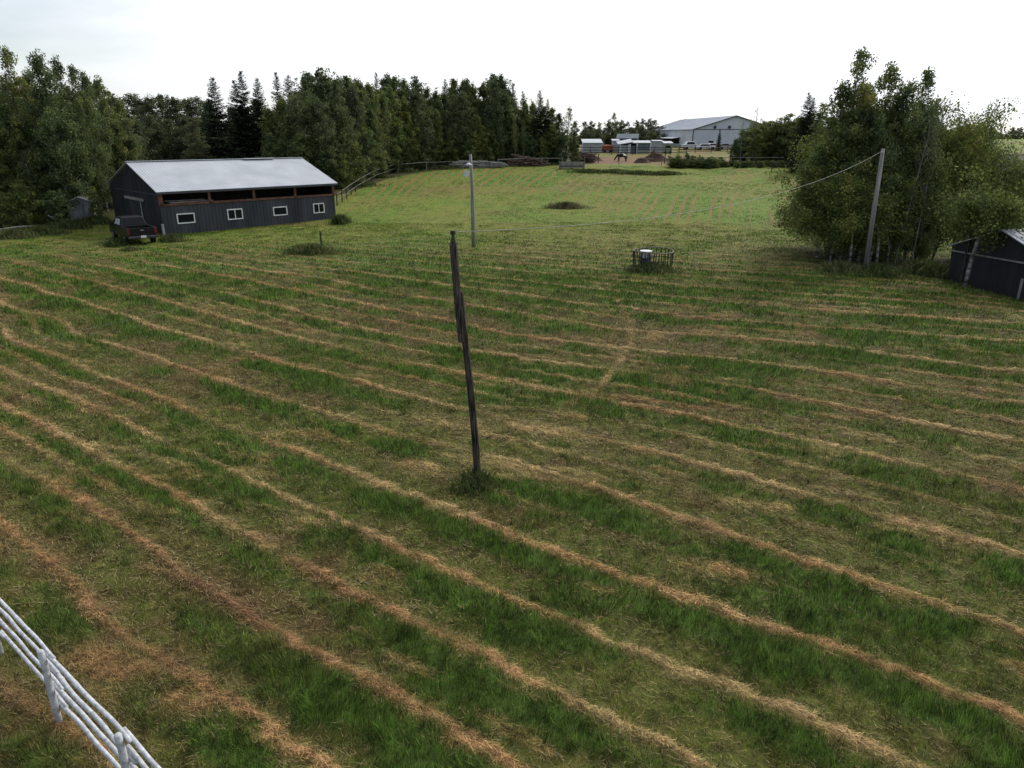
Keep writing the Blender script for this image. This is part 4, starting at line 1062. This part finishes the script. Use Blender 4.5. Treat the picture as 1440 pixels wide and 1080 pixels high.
# ------------------------------------------------------------------ the white rail fence at the near corner
zt = 1.22
def atz(px, py, z):
    a = (px - 720) / FPX; b_ = (540 - py) / FPX
    dz = -sp + b_ * cp; t = (z - H) / dz
    return Vector((a * t, (cp + b_ * sp) * t, z))
f1 = atz(57, 918, zt); f2 = atz(166, 1036, zt)
sv_ = f2 - f1
wf = thing('rail_fence', (f1.x, f1.y, 0), 'silvery white four rail pole fence crossing the lower left corner', 'fence')
rdn = random.Random(8)
ks = range(-3, 4)
for k in ks:
    p = sv_ * k
    lean = Vector((.05, -.03, 0))
    MB().tube([(p.x, p.y, -.3), (p.x, p.y, .5), (p.x + .01, p.y, 1.0), (p.x, p.y, zt + .02), (p.x, p.y, zt + .035)], [.046, .046, .044, .043, .036], 9).build('post', M_rail, wf, True)
side_v = Vector((-sv_.y, sv_.x, 0)).normalized() * .085
for k in list(ks)[:-1]:
    for j, zz in enumerate((1.13, .86, .59, .32)):
        a = sv_ * k - sv_ * .06 + Vector((0, 0, zz + rdn.uniform(-.03, .03))); b_ = sv_ * (k + 1) + sv_ * .06 + Vector((0, 0, zz + rdn.uniform(-.03, .03)))
        n = 20; pts = []; ra = []
        o1, o2 = rdn.uniform(0, 6), rdn.uniform(.012, .03)
        s_ = side_v * (1.25 if k % 2 else 1.0)
        for i in range(n + 1):
            t = i / n
            q = a.lerp(b_, t) + s_ + Vector((math.sin(o1 * 2 + t * 11) * .008, math.sin(o1 + t * 13) * .008, math.sin(o1 + t * 5) * o2 * .5 + math.sin(o1 * 3 + t * 19) * .003))
            pts.append(q); ra.append((.028 if k % 2 else .031) * (1 + rdn.uniform(-.02, .02) + (.14 if rdn.random() < .06 else 0)) * (1 - .14 * t))
        MB().tube(pts, ra, 9).build('rail', M_rail, wf, True)

# ------------------------------------------------------------------ far fences
def railfence(pts, hgt, nr, label, mr, mp, r=.045, name='rail_fence', step=3.0, pr=.07, pale=True):
    P = [Vector((p.x, p.y, 0)) for p in pts]
    e = thing(name, (P[0].x, P[0].y, tz(P[0].x, P[0].y)), label, 'fence')
    O = Vector(e.location)
    nodes = []
    for a, b_ in zip(P[:-1], P[1:]):
        m = max(1, round((b_ - a).length / step))
        for i in range(m): nodes.append(a.lerp(b_, i / m))
    nodes.append(P[-1])
    rr = random.Random(int(P[0].x * 10))
    G = [Vector((q.x, q.y, tz(q.x, q.y))) - O for q in nodes]
    for g_ in G:
        MB().tube([g_ + Vector((0, 0, -.3)), g_ + Vector((rr.uniform(-.06, .06), 0, hgt + .08))], [pr, pr * .85], 6).build('post', mp, e)
    for a, b_ in zip(G[:-1], G[1:]):
        m = MB()
        for j in range(nr):
            z = hgt * (j + 1) / nr - .05
            m.tube([a + Vector((0, -.1, z + rr.uniform(-.05, .05))), b_ + Vector((0, -.1, z + rr.uniform(-.05, .05)))], r, 5)
        m.build('rail', mr, e)
    return e
railfence([gp(474, 290), gp(500, 270), gp(530, 252), gp(556, 243)], 1.25, 2, 'two rail pole fence climbing the slope behind the barn', M_railfar, M_darkw, r=.038)
railfence([gp(560, 243), gp(600, 240), gp(650, 238.5)], 1.25, 1, 'single rail fence with pale posts at the left foot of the long wood', M_greyw, M_greyw, step=4)
railfence([gp(700, 236), gp(735, 234), gp(790, 234)], 1.3, 1, 'single rail fence with pale posts below the brown brush piles', M_greyw, M_greyw, step=4)
railfence([gp(822, 232), gp(870, 232), gp(930, 234), gp(960, 236)], 1.2, 1, 'thin wire fence posts between the field and the brown paddock', M_wire, M_greyw, r=.015, step=5, pr=.05)
railfence([on(800, 158), on(860, 158), on(920, 158), on(965, 158)], 1.5, 3, 'dark plank corral fence in front of the low farm sheds', M_darkw, M_darkw, r=.07, step=4)
railfence([on(955, 165), on(1000, 165), on(1045, 165), on(1090, 165)], 1.7, 4, 'dark brown corral rails in front of the grey arena', M_brown, M_darkw, r=.07, step=4)
railfence([on(968, 122.2), on(1010, 122.2), on(1060, 122.2), on(1100, 122.2)], 1.35, 2, 'light rails running behind the hedge bushes', M_greyw, M_darkw, step=4)
railfence([on(1085, 112), on(1110, 111), on(1140, 110), on(1165, 108)], 1.3, 2, 'dark rail fence running behind the poplar clump', M_darkw, M_darkw, step=3.5)
# fallen poles and logs by the left wood
for i, (pa, pb2) in enumerate((((68, 303), (86, 318)), ((72, 305), (92, 316)), ((5, 322), (60, 312)), ((0, 328), (50, 322)), ((30, 316), (95, 312)))):
    a = gp(*pa) if i > 1 else at_y(pa[0], pa[1], 63); b_ = gp(*pb2)
    b_ = Vector((b_.x, b_.y, b_.z))
    if i > 1: a.z += .3; b_.z += .25
    tag(MB().tube([a, a.lerp(b_, .5) + Vector((0, 0, .05)), b_], [.07, .08, .07], 7).build('fallen_pole', M_greyw), ['steepest of the two poles propped beside the pale shed', 'second propped pole beside the pale shed', 'longest grey log lying at the foot of the left wood', 'lowest grey log at the left edge of the view', 'fallen pole left in front of the pale shed'][i], 'log')
# log stack and brush piles
def logpile(px0, px1, Y, h, label, mtl, n=40, r=.11, chaos=.2, name='log_stack'):
    a = on(px0, Y); b_ = on(px1, Y); L_ = (b_ - a).length
    rr = random.Random(int(px0)); m = MB(); dv = (b_ - a).normalized()
    for i in range(n):
        t = rr.random(); z = rr.random() ** 1.3 * h * (1 - abs(t - .5) * .7)
        c_ = a.lerp(b_, .12 + .76 * t) + Vector((0, rr.uniform(-.5, .5), z + .1))
        l_ = rr.uniform(2, 4.5) * (.8 if chaos > .4 else 1)
        d_ = (dv + Vector((rr.gauss(0, .1), rr.gauss(0, chaos), rr.gauss(0, chaos * .5)))).normalized()
        m.tube([c_ - d_ * l_ / 2 - a, c_ + d_ * l_ / 2 - a], [r * rr.uniform(.7, 1.2), r * rr.uniform(.5, .9)], 6)
    o = m.build(name, mtl); o.location = a
    return tag(o, label, 'log pile')
logpile(641, 705, 117.5, 1.1, 'long stack of pale grey poles at the field edge below the wood', M_greyw, 60, .12, .05)
logpile(716, 766, 121, 1.4, 'brown brush pile at the field edge below the wood end', M_brush, 130, .07, .5, 'brush_pile')
logpile(812, 834, 131, 1.5, 'small dark brush pile right of the feeding rack', M_brush, 70, .08, .5, 'brush_pile')
# feeding rack
rk = on(804, 116); fr = thing('feeding_rack', rk, 'low grey slatted feeding rack at the top edge of the field', 'feeding rack')
m = MB()
for z in (.25, .6, .95):
    for yy in (-.7, .7): m.box((0, yy, z), (3.9, .06, .2))
    for xx in (-1.95, 1.95): m.box((xx, 0, z), (.06, 1.34, .2))
m.build('slats', M_greyw, fr)
for xx in (-1.85, 0, 1.85):
    for yy in (-.62, .62): MB().box((xx, yy, .55), (.12, .1, 1.2)).build('leg', M_darkw, fr)
MB().box((0, 0, .5), (3.7, 1.2, .5)).build('hay_fill', M_brush, fr)

# ------------------------------------------------------------------ farm yard
def simple_box(name, px0, px1, Y, h, dpt, wm, rm, label, cat, roofh=.25, rz=0, over=.2, parts=()):
    a = on(px0, Y); b_ = on(px1, Y); w_ = b_.x - a.x; c_ = (a + b_) / 2
    e = thing(name, (c_.x, Y, min(a.z, b_.z)), label, cat, rz=rz)
    MB().box((0, dpt / 2, h / 2 - .15), (w_, dpt, h + .3)).build('wall', wm, e)
    MB().prism([(-w_ / 2 - over, -over, h - .02), (w_ / 2 + over, -over, h - .02), (w_ / 2 + over, dpt + over, h + roofh), (-w_ / 2 - over, dpt + over, h + roofh)], (0, 0, .1)).build('roof', rm, e)
    return e, w_
e, w_ = simple_box('white_shed', 820, 846, 166, 2.1, 4.0, M_lightgrey, M_metalroof, 'small white shed with bright roof at the left of the farm yard', 'shed', .75)
MB().box((w_ / 2 + .03, 2, 1.0), (.05, 3.6, 2.0)).build('side_panel', M_white, e)
MB().box((w_ / 2 + .5, 3, 1.15), (.5, 2, 1.8)).build('lean_to', M_lightgrey, e)
e, w_ = simple_box('stock_trailer', 848.5, 861, 167, 1.5, 2.0, M_orange, M_orange, 'rusty orange red trailer between the white and the grey shed', 'trailer', .05, over=.03)
MB().box((-.3, -.03, .3), (.9, .05, .5)).build('door', M_lightgrey, e)
for xx in (-.6, .6): MB().tube([(xx, -.12, .25), (xx, .05, .25)], .28, 12).build('wheel', M_rubber, e)
e, w_ = simple_box('grey_shed', 861.5, 870, 168, 2.5, 2.2, M_lightgrey, M_metalroof, 'narrow tall grey shed with slanting roof behind the horse', 'shed', .3)
MB().box((w_ / 2 + .02, 1.1, 1.3), (.04, 2.0, 2.3)).build('side_panel', M_trim, e)
# long lean-to stable with open bays
a = on(871, 163); b_ = on(916, 161); ls_ = thing('stable', a, 'long low stable with pale sloping roof and slate panels behind the horse', 'stable')
w_ = b_.x - a.x
MB().box((w_ * .5, 1.6, 1.0), (w_, .1, 2.2)).build('back_wall', M_inside, ls_)
MB().box((w_ * .14, 0, .95), (w_ * .27, .08, 1.7)).build('pale_panel', M_lightgrey, ls_)
MB().box((w_ * .42, 0.0, .85), (w_ * .2, .08, 1.6)).build('slate_panel', M_bluegrey2, ls_)
MB().box((w_ * .78, -.3, .95), (w_ * .42, .1, 2.1)).build('slate_panel', M_bluegrey2, ls_)
MB().box((w_ * .78, -.36, .35), (w_ * .40, .05, .7)).build('lower_board', M_palegreen, ls_)
for t, h_ in ((0.0, 1.9), (.29, 1.9), (.33, 2.0), (.56, 2.3), (1.0, 2.3)):
    MB().box((w_ * t, -.42, h_ / 2), (.2, .14, h_)).build('post', M_white, ls_)
MB().prism([(-.4, -.5, 1.85), (w_ * .42, -.5, 2.35), (w_ * .42, 3.2, 2.95), (-.4, 3.2, 2.35)], (0, 0, .12)).build('roof', M_metalroof, ls_)
MB().prism([(w_ * .42, -.5, 2.15), (w_ * 1.02, -.5, 2.15), (w_ * 1.02, 2.2, 2.6), (w_ * .42, 2.2, 2.6)], (0, 0, .12)).build('roof', M_metalroof, ls_)
gable_shed('blue_grey_barn', on(896, 174), R(78), 4.6, 4.2, 2.9, .9, M_bluegrey, M_bluegrey2, 'dark blue grey gabled barn showing over the stable roof', 'barn')
e, w_ = simple_box('pale_shed', 918, 931, 168, 2.4, 3, M_lightgrey, M_metalroof, 'pale grey flat shed between the stable and the green trailer', 'shed', .15)
e, w_ = simple_box('camper_trailer', 933.5, 944.5, 163, 2.1, 2.2, M_palegreen, M_metalroof, 'pale green camper with curved white top left of the arena', 'trailer', .35)
MB().box((0, -.02, 1.4), (w_ * .6, .03, .5)).build('window', M_glassd, e)
for xx in (-.5, .5): MB().tube([(xx, -.1, .25), (xx, .08, .25)], .28, 12).build('wheel', M_rubber, e)

# riding arena
YA = 196
a0 = on(973, YA); eave = at_y(973, 182, YA).z - a0.z
half = 59 / 1000 * (YA * cp + 3 * sp)
ridge = at_y(1032, 163, YA).z - a0.z
ar = thing('riding_arena', a0, 'large pale grey steel riding arena with a wide low gable', 'arena')
WA = half * 2; LA = 58
MB().prism([(0, 0, -1), (WA, 0, -1), (WA, 0, eave), (half, 0, ridge), (0, 0, eave)], (0, LA, 0)).build('wall', M_arena, ar)
ar.rotation_euler = (0, 0, R(1.5))
for s in (0, 1):
    xe = -.35 if s == 0 else WA + .35; sl = (ridge - eave) / half
    ribbed((xe, -.3, eave - .35 * sl + .05), (xe, LA + .3, eave - .35 * sl + .05), (half, LA + .3, ridge + .05), (half, -.3, ridge + .05), 40, .1, .04).build('roof', M_arenaroof, ar)
t = MB()
t.bar((0, -.34, eave + .02), (half, -.34, ridge + .02), .12, .22).bar((half, -.35, ridge + .02), (WA, -.35, eave + .02), .12, .22)
t.build('gable_trim', M_trim, ar)
MB().box((WA / 2, -.04, eave), (WA, .06, .16)).build('wall_trim', M_trim, ar)
MB().box((0, -.06, eave / 2), (.22, .16, eave)).build('corner_trim', M_trim, ar)
for xx in (5.6, 9.4): MB().tube([(xx, -.1, eave + .55), (xx, .05, eave + .55)], .42, 14).build('vent', M_trim, ar)
MB().box((4.9, -.06, .75), (1.25, .08, 1.9)).build('door', M_glassd, ar)
m = MB().box((-.05, 22, 1.6), (.1, 16, 1.5)).build('side_opening', M_glassd, ar)
MB().prism([(-.05, 13, 2.5), (-2.2, 13, 2.15), (-2.2, 31, 2.15), (-.05, 31, 2.5)], (0, 0, .15)).build('awning', M_white, ar)
n = MB()
for i in range(40): n.box((.4 + i * (WA - .8) / 39, -.012, eave / 2 - .2), (.06, .024, eave - .4))
n.build('wall_ribs', M_arena, ar)
# vehicles and bales by the arena
def farcar(px, Y, L_, h, label, m_, rz, name='parked_car', cat='car'):
    p = on(px, Y); e = thing(name, p, label, cat, rz=rz)
    MB().prism([(-L_ / 2, -.85, .35), (L_ / 2, -.85, .35), (L_ / 2, -.85, h * .55), (L_ * .28, -.85, h * .62), (-L_ / 2, -.85, h * .62)], (0, 1.7, 0)).build('body', m_, e, bevel=.06)
    MB().prism([(-L_ * .36, -.72, h * .6), (L_ * .22, -.72, h * .6), (L_ * .08, -.72, h), (-L_ * .28, -.72, h)], (0, 1.44, 0)).build('cab', m_, e, bevel=.04)
    MB().prism([(-L_ * .31, -.735, h * .66), (L_ * .15, -.735, h * .66), (L_ * .06, -.735, h * .92), (-L_ * .26, -.735, h * .92)], (0, 1.47, 0)).build('side_window', M_glassd, e)
    for xx in (-L_ * .3, L_ * .3):
        for yy in (-.86, .66): MB().tube([(xx, yy, .33), (xx, yy + .2, .33)], .33, 14).build('wheel', M_rubber, e)
farcar(972, 181, 4.6, 1.9, 'white van parked before the corner of the grey arena', M_white, .1, 'parked_van', 'van')
farcar(1003.5, 182, 4.2, 1.5, 'white car parked right of the dark arena door', M_white, .05)
farcar(993, 179, 4.8, 1.4, 'low white car parked left of the dark arena door', M_white, -.1)
farcar(1021, 181, 4.3, 1.5, 'pale car parked right of the arena spruce', M_lightgrey, 0)

# soil heap in the paddock
def heap(px, Y, rx, ry, h, label, mtl, seed, name='dirt_pile'):
    p = on(px, Y); n = 26; V = []; Fc = []
    for i in range(n + 1):
        for j in range(n + 1):
            a_ = (i / n * 2 - 1) * 1.2; b2 = (j / n * 2 - 1) * 1.2
            r_ = math.hypot(a_, b2)
            z = h * (.75 * math.exp(-((a_ + .15) ** 2 + b2 ** 2) * 3.2) + .5 * math.exp(-((a_ - .5) ** 2 * 5 + b2 ** 2 * 3)) + .35 * math.exp(-((a_ + .65) ** 2 * 7 + b2 ** 2 * 3))) * max(0, min(1, (1.25 - r_) * 3)) * (.45 + 1.1 * float(fbm(a_ * 1.8 + seed, b2 * 1.8 + seed, 3))) - .12
            V.append((a_ * rx, b2 * ry, z + tz(p.x + a_ * rx, p.y + b2 * ry) - p.z))
    for i in range(n):
        for j in range(n):
            k = i * (n + 1) + j; Fc.append((k, k + 1, k + n + 2, k + n + 1))
    m = MB(); m.v = V; m.f = Fc
    o = m.build(name, mtl, None, False); o.location = p
    return tag(o, label, 'dirt pile')
heap(920, 134, 2.6, 2.0, 1.7, 'tallest dark soil heap in the brown paddock', M_dirt, 3)
heap(903, 130, 1.6, 1.4, .9, 'low dark soil heap left of the tall one', M_dirt, 7)
heap(832, 136, 2.2, 1.6, 1.0, 'dark brown heap right of the feeding rack', M_dirt, 12)
# thin posts in the paddock
for px, Y, h_ in ((934.5, 128, 3.0), (841, 130, 1.6), (1026, 127, 2.2)):
    q = on(px, Y)
    tag(MB().tube([(q.x, q.y, q.z - .2), (q.x + .05, q.y, q.z + h_)], [.09, .07], 7).build('paddock_post', M_darkw), {3.0: 'tall dark post right of the tall soil heap', 1.6: 'short post in the paddock left of the horse', 2.2: 'dark post in the paddock below the arena'}[h_], 'post')

# ------------------------------------------------------------------ the grazing horse
hp = on(874.5, 134)
M_horse = mat('dark_horse_coat', (.012, .009, .008), (.03, .02, .016), 2, .6)
nt_ = M_horse.node_tree
b_ = nt_.nodes['Principled BSDF']; old = b_.inputs['Base Color'].links[0].from_socket
tcn = nt_.nodes.new('ShaderNodeTexCoord'); sx = nt_.nodes.new('ShaderNodeSeparateXYZ'); nt_.links.new(tcn.outputs['Object'], sx.inputs[0])
nn = nt_.nodes.new('ShaderNodeTexNoise'); nn.inputs['Scale'].default_value = 2.2; nt_.links.new(tcn.outputs['Object'], nn.inputs['Vector'])
a1 = nt_.nodes.new('ShaderNodeMath'); a1.operation = 'MULTIPLY_ADD'; a1.inputs[1].default_value = .8; nt_.links.new(nn.outputs[0], a1.inputs[0]); nt_.links.new(sx.outputs['X'], a1.inputs[2])
g1 = nt_.nodes.new('ShaderNodeMath'); g1.operation = 'LESS_THAN'; g1.inputs[1].default_value = .18; nt_.links.new(a1.outputs[0], g1.inputs[0])
z1 = nt_.nodes.new('ShaderNodeMath'); z1.operation = 'GREATER_THAN'; z1.inputs[1].default_value = 1.0; nt_.links.new(sx.outputs['Z'], z1.inputs[0])
mm = nt_.nodes.new('ShaderNodeMath'); mm.operation = 'MULTIPLY'; nt_.links.new(g1.outputs[0], mm.inputs[0]); nt_.links.new(z1.outputs[0], mm.inputs[1])
mr_ = nt_.nodes.new('ShaderNodeMix'); mr_.data_type = 'RGBA'; mr_.inputs[7].default_value = (.6, .58, .54, 1)
nt_.links.new(mm.outputs[0], mr_.inputs[0]); nt_.links.new(old, mr_.inputs[6]); nt_.links.new(mr_.outputs[2], b_.inputs['Base Color'])
hv = [((-.66, 0, 1.16), .36), ((-.25, 0, 1.10), .39), ((.2, 0, 1.08), .39), ((.56, 0, 1.14), .34), ((.84, 0, 1.03), .22), ((1.08, 0, .78), .16), ((1.22, 0, .58), .17), ((1.32, 0, .34), .11), ((1.36, 0, .14), .085)]
he = [(i, i + 1) for i in range(8)]
def leg(root, pts):
    p = root
    for q, r_ in pts:
        hv.append((q, r_)); he.append((p, len(hv) - 1)); p = len(hv) - 1
for s in (-1, 1):
    dx = .07 * s
    leg(0, [((-.64, .15 * s, .86), .25), ((-.56 + dx, .17 * s, .66), .14), ((-.74 + dx, .17 * s, .46), .085), ((-.70 + dx, .17 * s, .14), .065), ((-.65 + dx, .17 * s, .0), .085)])
    leg(3, [((.56, .14 * s, .86), .18), ((.58 + dx, .15 * s, .62), .10), ((.58 + dx, .15 * s, .40), .08), ((.58 + dx, .15 * s, .12), .06), ((.62 + dx, .15 * s, .0), .085)])
me = bpy.data.meshes.new('horse'); me.from_pydata([v for v, r_ in hv], he, [])
ho = bpy.data.objects.new('horse', me); COL.objects.link(ho)
sk = ho.modifiers.new('skin', 'SKIN'); me.skin_vertices.new() if not me.skin_vertices else None
for i, (v, r_) in enumerate(hv): me.skin_vertices[0].data[i].radius = (r_, r_)
me.skin_vertices[0].data[0].use_root = True
sk.use_smooth_shade = True
ho.modifiers.new('sub', 'SUBSURF').levels = 2
ho.modifiers['sub'].render_levels = 2
me.materials.append(M_horse)
ho.location = hp; ho.rotation_euler = (0, 0, PI - .3)
tag(ho, 'black horse with a white rump grazing head down in the paddock', 'horse')
MB().tube([(-.66, 0, 1.26), (-.84, 0, 1.14), (-.90, 0, .8), (-.88, 0, .42)], [.05, .07, .08, .03], 6).build('tail', M_black, ho)
MB().tube([(.62, 0, 1.33), (.90, 0, 1.14), (1.14, 0, .86)], [.05, .05, .03], 5).build('mane', M_black, ho)
for s in (-1, 1): MB().tube([(1.13, .05 * s, .66), (1.1, .07 * s, .80)], [.03, .01], 5).build('ear', M_black, ho)
